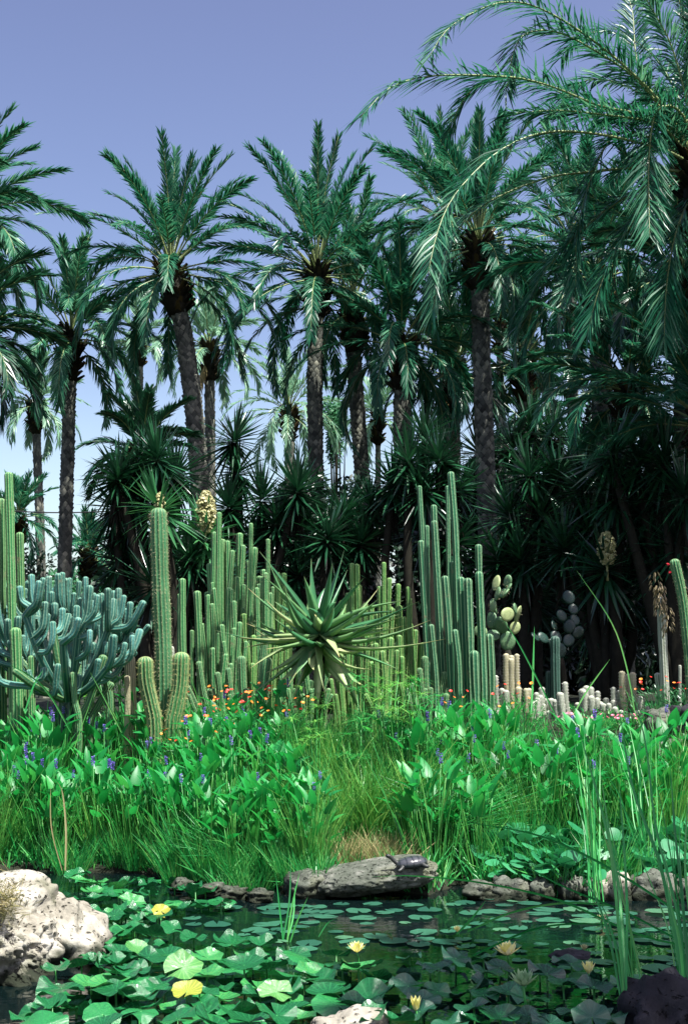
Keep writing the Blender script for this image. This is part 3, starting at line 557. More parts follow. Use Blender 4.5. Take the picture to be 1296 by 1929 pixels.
M_CBIG = cactmat('big_column_green', (.014, .11, .048), (.22, .36, .19), r0=.6)
M_CY = cactmat('yellow_green_column', (.04, .17, .035), (.25, .38, .12))
M_CBLUE = cactmat('blue_green_cactus', (.03, .14, .11), (.16, .29, .2), low=(.08, .25, .24))
M_CW = cactmat('white_woolly_cactus', (.15, .18, .12), (.38, .4, .33), r0=.2, r1=.8)
M_CTAN = cactmat('tan_woolly_cactus', (.18, .18, .1), (.4, .37, .24), r0=.2, r1=.8)
M_CSPINY = cactmat('dull_green_spiny', (.035, .15, .06), (.17, .26, .11), r0=.5)
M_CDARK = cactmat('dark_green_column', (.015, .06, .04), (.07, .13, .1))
M_CHOOK = cactmat('olive_spiny', (.035, .14, .045), (.26, .29, .12), r0=.5)

cactus('columnar_cactus', 'single tall thick column covered in short spines with a rounded top', 'cactus', [([(308, 1400), (309, 1250), (303, 1100), (299, 968)], 37, 0)], 12.6, M_CSPINY, nr=12, spine=.026, seed=1, spn=4, spacing=.036, cons=0, smat=M_SPINE, depth=.2)
cactus('barrel_cactus', 'short thick yellow-spined cactus bending out left of the tall spiny column', 'cactus', [([(292, 1372), (286, 1330), (276, 1285), (274, 1248)], 34, 0)], 12.4, M_CHOOK, nr=12, spine=.026, seed=2, spn=4, spacing=.05, cons=0, smat=M_SPINEY)
cactus('barrel_cactus', 'thick yellow-spined cactus leaning right from the foot of the tall spiny column', 'cactus', [([(326, 1372), (332, 1335), (340, 1290), (342, 1240)], 36, 0)], 12.4, M_CHOOK, nr=12, spine=.026, seed=3, spn=4, spacing=.05, cons=0, smat=M_SPINEY)
cactus('woolly_cactus', 'slim white woolly cactus standing just right of the tall spiny column', 'cactus', [([(327, 1340), (324, 1280), (321, 1222)], 17, 0)], 12.9, M_CW, nr=14, depth=.1, seed=4)
cactus('woolly_cactus', 'pair of pale woolly columns left of the tall spiny column', 'cactus', [([(250, 1370), (247, 1320), (245, 1242)], 24, .2), ([(240, 1370), (241, 1320), (240, 1277)], 13, 0)], 12.7, M_CTAN, nr=14, depth=.1, seed=5)
cactus('columnar_cactus', 'tall green columns cut by the left edge of the picture', 'cactus', [([(26, 1400), (24, 1200), (20, 1000), (17, 895)], 19, 0), ([(6, 1400), (4, 1200), (3, 945)], 20, .2), ([(44, 1400), (42, 1200), (38, 1008)], 17, .3), ([(-14, 1400), (-12, 920)], 20, 0), ([(34, 1400), (33, 1290), (30, 1190)], 24, -.3), ([(62, 1400), (60, 1310), (60, 1240)], 16, -.3)], 13.2, M_C1, nr=8, seed=6)
cactus('columnar_cactus', 'slim green column in the gap between the spiny column and the cereus thicket', 'cactus', [([(352, 1330), (345, 1220), (344, 1094)], 15, 0), ([(340, 1330), (340, 1122)], 13, .2)], 14.3, M_C1, nr=6, seed=7)
cactus('columnar_cactus', 'low green columns with a side arm right of the spiny column', 'cactus', [([(378, 1300), (376, 1210), (372, 1118)], 16, 0), ([(388, 1300), (388, 1240), (381, 1178)], 12, .1), ([(362, 1300), (362, 1190)], 10, .2)], 14.6, M_C1, nr=6, seed=8)
# thicket of slim cereus behind the aloe, as several plants
r_ = np.random.default_rng(3)
def thicket(label, tops, D, mat, seed, w=(11, 15), yb=1360, nr=6, name='columnar_cactus', spread=10, group='slim cereus thicket'):
    q = np.random.default_rng(seed); cols = []
    cx = np.mean([t[0] for t in tops])
    tops = list(tops) + [(t[0] + q.normal(0, 11), min(1300, t[1] + q.uniform(30, 130)), q.uniform(8, 13)) for t in tops] + [(t[0] + q.normal(0, 14), min(1310, t[1] + q.uniform(60, 200)), q.uniform(8, 13)) for t in tops]
    for t in tops:
        x, y = t[:2]; ww = t[2] if len(t) > 2 else q.uniform(*w); xb = x + (cx - x) * .25 + q.normal(0, 4)
        cols.append(([(xb, yb), ((x + xb) / 2 + q.normal(0, 3), (y + yb) / 2), (x, y)], ww, q.uniform(-.4, .4)))
    return cactus(name, label, 'cactus', cols, D, mat, nr=nr, seed=seed, group=group, spine=.012, spn=2, spacing=.04)
thicket('tallest slim green cereus at the left end of the thicket', [(413, 968, 11), (404, 1005), (395, 1065), (420, 1020), (429, 1022), (438, 1040), (426, 1065), (400, 1140)], 14.8, M_C1, 301)
thicket('slim green cereus below the dark yucca, second plant of the thicket', [(452, 1008), (458, 1030), (473, 988, 10), (480, 1035), (470, 1060), (447, 1090), (464, 1110)], 15.2, M_C1, 302)
thicket('slim green cereus with one narrow stem standing above the aloe leaves', [(505, 1018, 10), (492, 1090), (501, 1082), (484, 1110), (510, 1120), (476, 1150)], 15.0, M_C1, 303)
thicket('short slim cereus low in front of the left end of the thicket', [(432, 1110), (441, 1135), (418, 1180), (402, 1224), (452, 1175), (438, 1200), (425, 1235)], 14.2, M_C1, 304)
thicket('yellow-green cereus rising behind the left leaves of the aloe', [(523, 1082), (535, 1083), (520, 1112), (512, 1145), (500, 1150), (543, 1150), (548, 1172), (474, 1148)], 15.3, M_CY, 305)
thicket('low yellow-green cereus under the left half of the aloe', [(460, 1160), (492, 1178), (505, 1185), (478, 1200), (520, 1200), (530, 1192), (540, 1215), (515, 1225), (465, 1215)], 14.4, M_CY, 306)
thicket('yellow-green cereus rising behind the right leaves of the aloe', [(672, 1066), (663, 1064), (676, 1105), (655, 1120), (688, 1140), (645, 1135), (700, 1145)], 15.3, M_CY, 307)
thicket('tall yellow-green cereus between the aloe and the big column group', [(723, 1062, 10), (733, 1092, 12), (716, 1108), (750, 1103, 11), (740, 1150), (728, 1165), (712, 1160)], 14.8, M_CY, 308)
thicket('yellow-green cereus leaning left beside the big column group', [(769, 1108, 10), (771, 1130), (772, 1178), (760, 1165), (752, 1200), (783, 1190), (795, 1215), (745, 1215)], 14.5, M_CY, 309)
thicket('short yellow-green cereus with bright tips beneath the right aloe leaves', [(708, 1215), (692, 1225), (720, 1230), (736, 1205), (748, 1228), (700, 1250), (728, 1250), (718, 1258), (756, 1240)], 14.0, M_CY, 310)
thicket('short green cereus low in the middle of the thicket', [(640, 1200), (655, 1210), (668, 1190), (680, 1210), (630, 1240), (650, 1240), (690, 1195)], 14.6, M_CY, 311)
thicket('bluish short columns in front of the left part of the thicket', [(455, 1242, 20), (500, 1195, 17), (503, 1245, 24), (375, 1250, 14), (430, 1262, 14), (410, 1270, 14)], 13.4, M_CSPINY, 312, nr=10, group='bluish short columns')
thicket('low grey-green spiny columns in front of the right part of the thicket', [(812, 1222, 16), (800, 1240, 14), (838, 1270, 16), (828, 1290, 14), (850, 1290, 14), (790, 1262, 13), (775, 1290, 12)], 13.5, M_CSPINY, 313, nr=10, group='bluish short columns')
thicket('low green stems crowding behind the orange flowers', [(560, 1250), (575, 1265), (600, 1245), (620, 1262), (585, 1285), (545, 1262), (610, 1290), (530, 1270)], 14.0, M_C1, 314)
# big columnar group
BIG = [([(868, 1370), (862, 1150), (857, 1000), (849, 893)], 15, .2), ([(835, 1370), (825, 1150), (817, 955)], 14, .3), ([(838, 1370), (830, 1200), (818, 985)], 15, .1), ([(812, 1330), (806, 1250), (793, 1022)], 14, .2), ([(815, 1300), (806, 1150), (804, 993)], 11, .5), ([(810, 1300), (800, 1100), (790, 918)], 11, .7),
 ([(852, 1370), (846, 1200), (838, 1090)], 17, -.1), ([(856, 1330), (852, 1062)], 15, .3), ([(878, 1370), (874, 1250), (868, 1092)], 17, -.1), ([(890, 1370), (886, 1250), (881, 1095)], 19, -.2), ([(905, 1370), (905, 1200), (901, 1030)], 15, .2), ([(912, 1370), (909, 1250), (902, 1082)], 18, -.1),
 ([(866, 1370), (864, 1260), (857, 1190)], 14, -.2), ([(898, 1360), (895, 1290), (893, 1232)], 20, -.4), ([(925, 1360), (924, 1270), (921, 1200)], 20, .3), ([(822, 1370), (821, 1280), (812, 1180)], 13, -.1), ([(884, 1370), (882, 1250), (876, 1140)], 14, .1), ([(835, 1370), (832, 1290), (828, 1240)], 16, .4), ([(846, 1020), (843, 905)], 11, .6)]
BIG[-1] = ([(846, 1330), (845, 1100), (843, 918)], 10, .6)
cactus('columnar_cactus', 'tallest group of thick ribbed green columns right of centre', 'cactus', BIG, 13.6, M_CBIG, nr=6, seed=320, per=6, depth=.3, cons=2, base=868)
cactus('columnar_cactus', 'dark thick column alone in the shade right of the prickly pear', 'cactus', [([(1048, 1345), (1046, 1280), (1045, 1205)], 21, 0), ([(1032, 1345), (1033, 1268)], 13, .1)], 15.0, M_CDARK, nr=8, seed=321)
# white woolly cacti on the right
def wl(label, tops, D, seed, mat=M_CW, w=(12, 15)):
    q = np.random.default_rng(seed); cols = []; tops = list(tops) + [(t[0] + q.normal(0, 9), min(1342, t[1] + q.uniform(-4, 26))) for t in tops if t[1] > 1285 or q.random() < .5]
    for t in tops:
        cols.append(([(t[0] + (t[3] if len(t) > 3 else q.normal(2, 3)), 1352), (t[0] + 1, (t[1] + 1352) / 2), (t[0], t[1])], t[2] if len(t) > 2 else q.uniform(*w), q.uniform(-.15, .15)))
    cactus('woolly_cactus', label, 'cactus', cols, D, mat, nr=14, depth=.1, seed=seed, group='woolly cacti on the right', cons=1, per=2, spine=.014, smat=M_SPINEW, spn=2, spacing=.03)
wl('leftmost white woolly clump leaning at the foot of the big columns', [(922, 1272, 12, 14), (934, 1275, 9, 6), (945, 1300), (932, 1300), (928, 1320)], 14.6, 330)
wl('two tall tan woolly stems left of the white stubs', [(953, 1235, 13, 10), (973, 1235, 11, 12), (976, 1298), (966, 1305), (990, 1300, 11)], 14.7, 331, mat=M_CTAN)
wl('white woolly clump left of the dark thick column', [(1010, 1308, 12), (1020, 1298, 13, 6), (1012, 1318), (1003, 1325), (1022, 1330), (1030, 1320)], 14.5, 332)
wl('white woolly clump with one tall stem right of the dark thick column', [(1064, 1288, 12, 6), (1054, 1308), (1046, 1322), (1058, 1328), (1044, 1330)], 14.4, 333)
wl('crowded white woolly clump in the middle of the row', [(1097, 1302, 15), (1104, 1296), (1112, 1298), (1113, 1315), (1125, 1305, 11, 6), (1124, 1318), (1130, 1325), (1118, 1335), (1105, 1325), (1138, 1330)], 14.6, 334)
wl('white woolly clump of short stems right of the crowded one', [(1141, 1318, 12, 6), (1146, 1328), (1155, 1298, 12, 8), (1155, 1322), (1165, 1313), (1160, 1335), (1150, 1338)], 14.5, 335)
wl('two tall tan woolly stems among the white stubs', [(1171, 1268, 13, 8), (1182, 1273, 11, 12), (1176, 1314), (1188, 1316), (1194, 1335)], 14.6, 336, mat=M_CTAN)
wl('rightmost white woolly clump beside the flowering shrub', [(1206, 1316, 15, 8), (1201, 1336), (1219, 1335), (1212, 1345)], 14.5, 337)
def tail_top(root, o, px, py, D, n=60, h=.35, mat=None):
    mf = MB(); p = at(px, py, D); q = rnd.random(n); az = rnd.uniform(0, 2 * PI, n)
    c = p + np.stack([np.cos(az) * .05, np.sin(az) * .05, (q - .5) * h], -1)
    blades(mf, c, np.stack([np.cos(az) * .5, np.sin(az) * .5, -np.ones(n)], -1), .06, .022, nseg=2, solid=True, fold=.6); mf.build('dried_flowers', mat, root, origin=o)
rt = cactus('columnar_cactus', 'pale knobbly column crowned with dried tan flowers near the right edge', 'cactus', [([(1254, 1352), (1250, 1260), (1244, 1130)], 19, 0), ([(1246, 1352), (1243, 1310), (1238, 1272)], 15, .1), ([(1280, 1352), (1280, 1255)], 7, .2)], 14.2, M_CW, nr=9, seed=340, depth=.18)
M_DRYF = leafmat('dried_flower', [(.14, .11, .05), (.3, .24, .12)], trans=0)
oo = np.array(rt.location); tail_top(rt, oo, 1242, 1128, 14.1, 110, .3, M_DRYF); tail_top(rt, oo, 1257, 1165, 14.1, 40, .34, M_DRYF); tail_top(rt, oo, 1234, 1092, 14.2, 24, .2, M_DRYF)
rt = cactus('columnar_cactus', 'tall leaning green column with red buds at the right edge', 'cactus', [([(1304, 1352), (1296, 1230), (1285, 1130), (1270, 1060)], 22, 0)], 13.2, M_CSPINY, nr=10, seed=341, spine=.02, spn=3, spacing=.04)
M_RED = leafmat('red_petals', [(.45, .01, .03), (.7, .03, .05)], trans=.1)
oo = np.array(rt.location)
for (x, y) in ((1261, 1063), (1264, 1078)):
    mf = MB(); p = at(x, y, 13.1); n = 16; az = rnd.uniform(0, 6.28, n); blades(mf, np.repeat([p], n, 0), np.stack([-np.ones(n), np.cos(az) * .5, np.sin(az) * .5], -1), .035, .014, nseg=2); mf.build('bud', M_RED, rt, origin=oo)

# blue candelabra cactus on the left: every arm a part
def candelabra(D=13.0, seed=400, label='wide blue-green candelabra cactus with dozens of upcurved arms on the left', jit=0, dy=0, frac=1.0):
    global rnd
    rnd = np.random.default_rng(seed); o = at(130 + jit, 1370, D); o[2] = gz(o[0], D)
    root = thing('candelabra_cactus', label, 'cactus', o)
    mb = MB(); column(mb, [o - Z * .1, at(132, 1330, D), at(128, 1280, D)], .11, 8, .15, dome=False, var=.1); mb.build('trunk', M_CDARK, root, smooth=True, origin=o)
    tips = [(10, 1110), (22, 1120), (38, 1108), (48, 1112), (60, 1086), (74, 1098), (70, 1140), (82, 1092), (92, 1090), (98, 1118), (110, 1085), (118, 1082), (125, 1094), (132, 1092), (150, 1098), (162, 1090), (170, 1108), (140, 1120), (152, 1130), (120, 1130), (104, 1140), (86, 1138), (62, 1155), (90, 1160), (100, 1175), (184, 1124), (192, 1122), (204, 1112), (224, 1112), (214, 1132), (234, 1125), (246, 1138), (261, 1146), (270, 1136), (198, 1148), (182, 1160), (172, 1150), (160, 1165), (148, 1168), (130, 1160), (-6, 1135), (4, 1160), (30, 1195), (44, 1200), (20, 1210), (8, 1195), (62, 1210), (-12, 1235), (145, 1205), (200, 1212), (214, 1218), (236, 1214), (190, 1180), (170, 1190), (118, 1210), (78, 1180), (205, 1185), (225, 1165), (240, 1175), (280, 1180), (52, 1180), (15, 1170), (138, 1185), (108, 1105), (178, 1135), (-4, 1195), (186, 1245), (160, 1240), (95, 1235), (210, 1150), (66, 1235), (40, 1240), (175, 1215), (110, 1255), (130, 1230), (230, 1240), (250, 1200), (-8, 1260), (84, 1262), (148, 1275), (55, 1265), (25, 1285), (70, 1290), (180, 1275), (205, 1268), (100, 1290), (165, 1195), (118, 1150), (145, 1145), (35, 1165), (72, 1170), (215, 1200), (185, 1222), (250, 1165), (264, 1190), (240, 1150)]
    # eleven main limbs fan out from the trunk, the arms sit on them
    limbs = []
    for k, (x, y, dd) in enumerate([(20, 1215, .1), (48, 1160, -.5), (70, 1150, .5), (98, 1170, -.1), (130, 1160, .4), (150, 1175, -.6), (172, 1190, .2), (205, 1185, -.3), (232, 1195, .3), (30, 1265, -.6), (205, 1255, -.7), (120, 1210, -.8)]):
        e = at(x, y, D + dd); a_ = at(130 + (x - 130) * .1, 1318, D + dd * .1); m_ = at(130 + (x - 130) * .62, y + (1318 - y) * .52, D + dd * .75)
        pl = spline([a_, m_, e], 14); limbs.append(pl); mb = MB(); column(mb, pl, .04, 6, .16, var=float(rnd.uniform(0, .6)), taper=.1); mb.build('limb', M_CSPINY if k % 3 == 0 else M_CBLUE, root, smooth=True, origin=o)
    for x, y in tips[::1 if frac == 1 else 2]:
        x += jit * rnd.uniform(-1, 1); y += dy + jit * rnd.uniform(-.5, 1)
        tp = at(x, y, D); best = None
        for pl in limbs:
            for q_ in pl[4:]:
                c_ = abs(q_[0] - tp[0]) + .9 * abs(tp[2] - q_[2] - .26) + rnd.uniform(0, .12)
                if q_[2] < tp[2] - .12 and (best is None or c_ < best[0]): best = (c_, q_)
        j = best[1] if best else limbs[0][6]; dd = float(j[1] - D) + rnd.uniform(-.22, .22); tip = at(x, y, D + dd)
        h_ = tip[2] - j[2]; out = (tip - j) * [1, 1, 0]
        ea = rnd.uniform(.72, 1.02); e1 = j + out * ea * .62 + Z * (.14 * h_) + rnd.normal(0, .02, 3); e2 = j + out * ea + Z * (rnd.uniform(.35, .55) * h_)
        mb = MB(); ms = MB(); column(mb, spline([j, e1, e2, tip], 10), rnd.uniform(.029, .042), 6, .3, var=float(rnd.uniform(0, 1)), step=.04, cons=2, ms=ms, spl=.014, spn=2, spacing=.035)
        am = mb.build('arm', M_CBLUE, root, smooth=True, origin=o); ms.build('spines', M_SPINED, am, origin=o)
candelabra()
candelabra(13.9, 402, 'second blue-green candelabra cactus crowding right behind the wide one', 22, 8, .5)
def candel2():
    D = 12.6
    cactus('columnar_cactus', 'bluish ribbed arms leaning right at the foot of the candelabra cactus', 'cactus', [([(150, 1370), (170, 1320), (195, 1240)], 20, 0), ([(150, 1370), (142, 1320), (138, 1270)], 14, -.1), ([(170, 1370), (185, 1330), (210, 1290)], 16, .1), ([(205, 1370), (208, 1320), (200, 1280)], 16, .1)], D, M_CSPINY, nr=9, seed=401, group='')
candel2()

# ------------------------------------------------------------ aloe, agave, prickly pears
M_ALOE = leafmat('aloe_leaf', [(.02, .1, .04), (.05, .18, .07), (.14, .28, .1)], rough=.42, trans=0, noise=2.5, tip=(.16, .24, .1), tipat=.85)
M_ALOEY = leafmat('aloe_old_leaf', [(.06, .19, .07), (.2, .32, .12), (.42, .45, .22)], rough=.5, trans=0, noise=2.5, tip=(.38, .32, .14), tipat=.8)
def rosette(name, label, cat, c, n, L, W, mat, lo=-25, hi=85, seed=1, old=0, group=None, curl=.3, base_z=None):
    global rnd
    rnd = np.random.default_rng(seed); o = c.copy(); o[2] = gz(c[0], c[1]) if base_z is None else base_z; root = thing(name, label, cat, o, group)
    def leaves(n, lo, hi, mat, nm, Ls):
        mb = MB(); t = (np.arange(n) + .5) / n; az = np.arange(n) * 2.39996 + rnd.normal(0, .15, n); el = np.radians(hi - (hi - lo) * t + rnd.normal(0, 5, n))
        d = np.stack([np.cos(el) * np.cos(az), np.cos(el) * np.sin(az), np.sin(el)], -1); cv = np.zeros((n, 3)); cv[:, 2] = np.where(el > .3, rnd.uniform(-.9, .5, n), rnd.uniform(-.4, 1.6, n)) * curl * np.cos(el); cv += rnd.normal(0, .2, (n, 3)) * [1, 1, .5]
        az = az + rnd.normal(0, .22, n); d = nrm(d + rnd.normal(0, .12, (n, 3)))
        blades(mb, c + d * .05 + Z * ((1 - t) * .12)[:, None], d, L * Ls * rnd.uniform(.8, 1.12, n), W * rnd.uniform(.85, 1.1, n), cv, nseg=8, ref=np.broadcast_to(Z, (n, 3)) + np.stack([np.cos(az), np.sin(az), 0 * az], -1) * -.6, prof=[.8, 1, .97, .88, .74, .58, .4, .2, .03], solid=True, fold=.55)
        mb.build(nm, mat, root, smooth=True, origin=o)
    leaves(n, lo, hi, mat, 'leaves', 1)
    if old: leaves(old, -58, 6, M_ALOEY, 'old_leaves', .95)
    mb = MB(); tube(mb, [o - Z * .05, (o + c) / 2, c + Z * .05], [W * .45] * 3, n=8); mb.build('stalk', M_BARK, root, origin=o)
rosette('aloe', 'large spreading aloe with long tapering leaves in the centre of the cactus bed', 'aloe', at(602, 1212, 12.4), 44, .74, .11, M_ALOE, seed=413, old=52, lo=-15, curl=.45, hi=62)
M_PAD = leafmat('prickly_pear_pad', [(.05, .12, .05), (.1, .2, .09), (.2, .3, .13)], rough=.5, trans=0, noise=5, bump=.3)
M_PADD = leafmat('shade_dark_pear_pad', [(.004, .018, .012), (.01, .04, .028)], rough=.4, trans=0, noise=5, bump=.3)  # darker copy of the pad green, shade painted in though sun reaches it
M_PADY = leafmat('yellow_pear_pad', [(.14, .22, .08), (.33, .38, .17)], rough=.5, trans=0, noise=5, bump=.3)
def prickly(label, px, py0, py1, wpx, D, seed, mats, n=16, rp=20, ylow=0):
    q = np.random.default_rng(seed); o = at(px, 1340, D); o[2] = gz(o[0], D); root = thing('prickly_pear', label, 'prickly pear', o, 'prickly pears')
    zt = at(px, py0, D)[2]; zb = at(px, py1, D)[2]; pads = []; mb = MB()
    r0 = rp / FPX * D
    base = np.array([o[0], D, zb]); tube(mb, spline([o - Z * .05, (o + base) / 2 + [.03, 0, 0], base], 6), np.linspace(.06, .035, 6), n=8); mb.build('woody_stem', M_BARK, root, origin=o)
    def padm(c, up, nrm_, r, var, m):
        b_ = nrm(np.cross(nrm_, up)); m_ = MB(); th = np.arange(24) / 24 * 2 * PI; prof = [(0, -.016), (.5, -.015), (.86, -.011), (1, 0), (.86, .011), (.5, .015), (0, .016)]
        V = np.concatenate([c + r * k * (up * (np.cos(th) * (1 + .1 * np.cos(th)))[:, None] + b_ * (np.sin(th) * (.78 + .1 * np.cos(th)))[:, None]) + nrm_ * z_ for k, z_ in prof])
        i_, j = np.meshgrid(np.arange(6), np.arange(24), indexing='ij'); Q = np.stack([i_ * 24 + j, i_ * 24 + (j + 1) % 24, (i_ + 1) * 24 + (j + 1) % 24, (i_ + 1) * 24 + j], -1).reshape(-1, 4)
        m_.add(V, Q, var=var)
        k = 26; a = q.uniform(0, 6.28, k); rr = r * np.sqrt(q.random(k)) * .85; sg = np.where(q.random(k) > .5, 1, -1)[:, None]; P = c + up * (rr * np.cos(a))[:, None] + b_ * (rr * .8 * np.sin(a))[:, None] + nrm_ * .014 * sg
        po = m_.build('pad', m, root, smooth=True, origin=o); s_ = MB(); blades(s_, P, nrm_ * sg + q.normal(0, .3, (k, 3)), .022, .003, nseg=1, prof=[1, .1]); s_.build('spines', M_SPINE, po, origin=o)
    lst = [(base + Z * r0 * .9, Z, nrm([q.normal(0, .4), -1, .1]), r0 * 1.1)]
    k = 0
    while len(lst) < n and k < 500:
        k += 1; c, up, nn_, r = lst[int(q.integers(0, len(lst)))]; b_ = np.cross(nn_, up); an = q.uniform(-1.35, 1.35); d = nrm(up * math.cos(an) + b_ * math.sin(an) + nn_ * q.normal(0, .3) + Z * .25); r2 = r0 * q.uniform(.75, 1.05)
        c2 = c + nrm(up * math.cos(an) + b_ * math.sin(an)) * r * .9 + d * r2 * .92
        if c2[2] > zt or c2[2] < zb or abs(c2[0] - o[0]) > wpx / FPX * D / 2 or any(np.linalg.norm(c2 - l[0]) < (r2 + l[3]) * .62 for l in lst): continue
        n2 = nrm(nn_ + q.normal(0, .55, 3) * [1, .6, .8]); n2 = nrm(n2 - d * np.dot(n2, d)); lst.append((c2, d, n2, r2))
    for c, up, n_, r in lst: padm(c, up, n_, r, q.random(), mats[1] if (ylow and q.random() < .35) else mats[0])
prickly('prickly pear with a few yellow pads right of the big columns', 958, 1095, 1225, 130, 15.2, 420, (M_PAD, M_PADY), 18, 17, 1)
prickly('shade-toned dark prickly pear behind the dark thick column', 1058, 1085, 1240, 105, 15.9, 421, (M_PADD, M_PADD), 13, 14)
# ------------------------------------------------------------ bank plants
M_PICK = leafmat('pickerel_leaf', [(.005, .1, .022), (.01, .2, .045), (.022, .29, .065), (.06, .34, .07)], rough=.45, trans=.4, noise=4, spec=.5)
M_PSTEM = leafmat('pickerel_stem', [(.015, .16, .03), (.04, .28, .05), (.14, .38, .08)], rough=.4, trans=.25)
M_REED = leafmat('reed_leaf', [(.006, .12, .028), (.016, .25, .052), (.045, .33, .07), (.15, .36, .08)], rough=.42, trans=.25, noise=4)
M_REEDY = leafmat('yellow_reed_leaf', [(.03, .18, .03), (.08, .33, .05), (.25, .45, .1)], rough=.45, trans=.25, noise=4)
M_STRAW = leafmat('straw', [(.1, .13, .04), (.28, .26, .1), (.5, .42, .22)], rough=.7, trans=.15, noise=6)
M_PURP = leafmat('purple_petals', [(.1, .07, .4), (.25, .17, .6)], rough=.6, trans=.2)
M_ORANGE = leafmat('orange_petals', [(.75, .06, .01), (.85, .22, .02), (.9, .4, .03)], rough=.5, trans=.2)
M_REDF = leafmat('scarlet_petals', [(.6, .01, .01), (.8, .05, .02)], rough=.5, trans=.2)
M_YELF = leafmat('yellow_petals', [(.7, .6, .08), (.85, .8, .3)], rough=.5, trans=.3)
M_PINK = leafmat('pink_petals', [(.55, .05, .12), (.75, .3, .4)], rough=.5, trans=.2)
LEAFOUT = np.array([(0, 0), (-.09, .12), (-.07, .24), (.05, .31), (.25, .32), (.5, .26), (.75, .15), (.92, .05), (1.0, 0)])   # (along, half width), heart base
def hearts(mb, tip_base, d, n_, L, Wd, var):
    """leaf blades: base point, along d, face normal n_"""
    N = len(L); d = nrm(d); S = nrm(np.cross(d, n_)); n_ = np.cross(S, d)
    u, h = LEAFOUT[:, 0], LEAFOUT[:, 1]; k = len(u); bend = -.16 * np.clip(u, 0, 1) ** 2 * 1.2; mid = np.clip(u, 0, 1)
    def pts(uu, hh, zz): return tip_base[:, None] + L[:, None, None] * (d[:, None] * uu[None, :, None] + S[:, None] * (hh * 1.0)[None, :, None] * Wd[:, None, None] + n_[:, None] * zz[None, :, None])
    A = pts(u, -h, bend + .22 * h); B = pts(mid, 0 * h, bend); C = pts(u, h, bend + .22 * h)
    V = np.stack([A, B, C], 2); per = k * 3; q = []
    for i in range(k - 1):
        for j in range(2): a = i * 3 + j; q.append((a, a + 1, a + 4, a + 3))
    Q = (np.arange(N) * per)[:, None, None] + np.array(q)[None]
    mb.add(V, Q.reshape(-1, 4), var=np.repeat(var, per))
def pickerel_proto(seed, n=18, H=.95, spikes=1, fillblades=46):
    q = np.random.default_rng(seed); global rnd; rnd = q
    root = thing('pickerelweed', 'leafy pickerelweed clump with upright heart-shaped leaves on the bank', 'pond plant', (0, 0, 0), 'pickerelweed clumps along the bank')
    ml = MB(); ms = MB(); hs = H * q.uniform(.45, 1.05, n); az = q.uniform(0, 2 * PI, n); rad = q.uniform(0, .26, n)
    base = np.stack([np.cos(az) * rad * .4, np.sin(az) * rad * .4, 0 * az], -1); top = np.stack([np.cos(az) * rad, np.sin(az) * rad, hs], -1)
    for b, t in zip(base, top): tube(ms, spline([b, b * .5 + t * .5 + q.normal(0, .02, 3), t], 5), [.007, .006, .005, .005, .004], n=4, var=q.random())
    up = q.uniform(.3, 3.0, n); d = np.stack([np.cos(az) + q.normal(0, .3, n), np.sin(az) + q.normal(0, .3, n), up], -1)
    nm = np.stack([-np.cos(az) * up, -np.sin(az) * up, np.ones(n)], -1) + q.normal(0, .25, (n, 3))
    hearts(ml, top, d, nm, q.uniform(.15, .26, n), q.uniform(.5, .95, n), q.random(n)); 
    ml.build('leaves', M_PICK, root)
    m = fillblades; a2 = q.uniform(0, 2 * PI, m); r2 = q.uniform(0, .22, m)
    blades(ms, np.stack([np.cos(a2) * r2, np.sin(a2) * r2, 0 * a2], -1), np.stack([np.cos(a2) * .25, np.sin(a2) * .25, np.ones(m)], -1), q.uniform(.5, 1.15, m) * H, .013, nseg=3, curv=q.normal(0, .12, (m, 3)))
    ms.build('stems', M_PSTEM, root)
    for i in range(spikes):
        mf = MB(); p = np.array([q.uniform(-.15, .15), q.uniform(-.15, .15), H * q.uniform(.9, 1.12)]); tube(ms, [p * [.4, .4, 0], p], .004, n=4)
        k = 70; h = q.random(k); a = q.uniform(0, 6.28, k); c = p + np.stack([np.cos(a) * .004, np.sin(a) * .004, h * .1], -1)
        blades(mf, c, np.stack([np.cos(a), np.sin(a), q.uniform(-.2, .6, k)], -1), .018, .009, nseg=2, prof=[.4, 1, .3]); mf.build('flower_spike', M_PURP, root)
        ms2 = MB(); tube(ms2, [p * [.4, .4, 0], p + Z * .02], .004, n=4, var=.5); ms2.build('flower_stem', M_PSTEM, root)
    return root
def reed_proto(seed, n=150, H=.8, spread=.2, lean=.35, mat=None, W=.009, name='reed_tuft', label='', cat='grass tuft', group='', curve=.35):
    q = np.random.default_rng(seed); global rnd; rnd = q
    a = q.uniform(0, 2 * PI, n); r = spread * q.random(n) ** .6; mb = MB()
    blades(mb, np.stack([np.cos(a) * r * .5, np.sin(a) * r * .5, 0 * a], -1), np.stack([np.cos(a) * lean * q.random(n), np.sin(a) * lean * q.random(n), np.ones(n)], -1), H * q.uniform(.45, 1.1, n), W, nseg=4,
           curv=np.stack([np.cos(a) * curve * q.random(n), np.sin(a) * curve * q.random(n), -curve * .5 * q.random(n)], -1), prof=[.7, 1, .9, .6, .05])
    o = mb.build(name, mat); tag(o, label, cat, group); return o
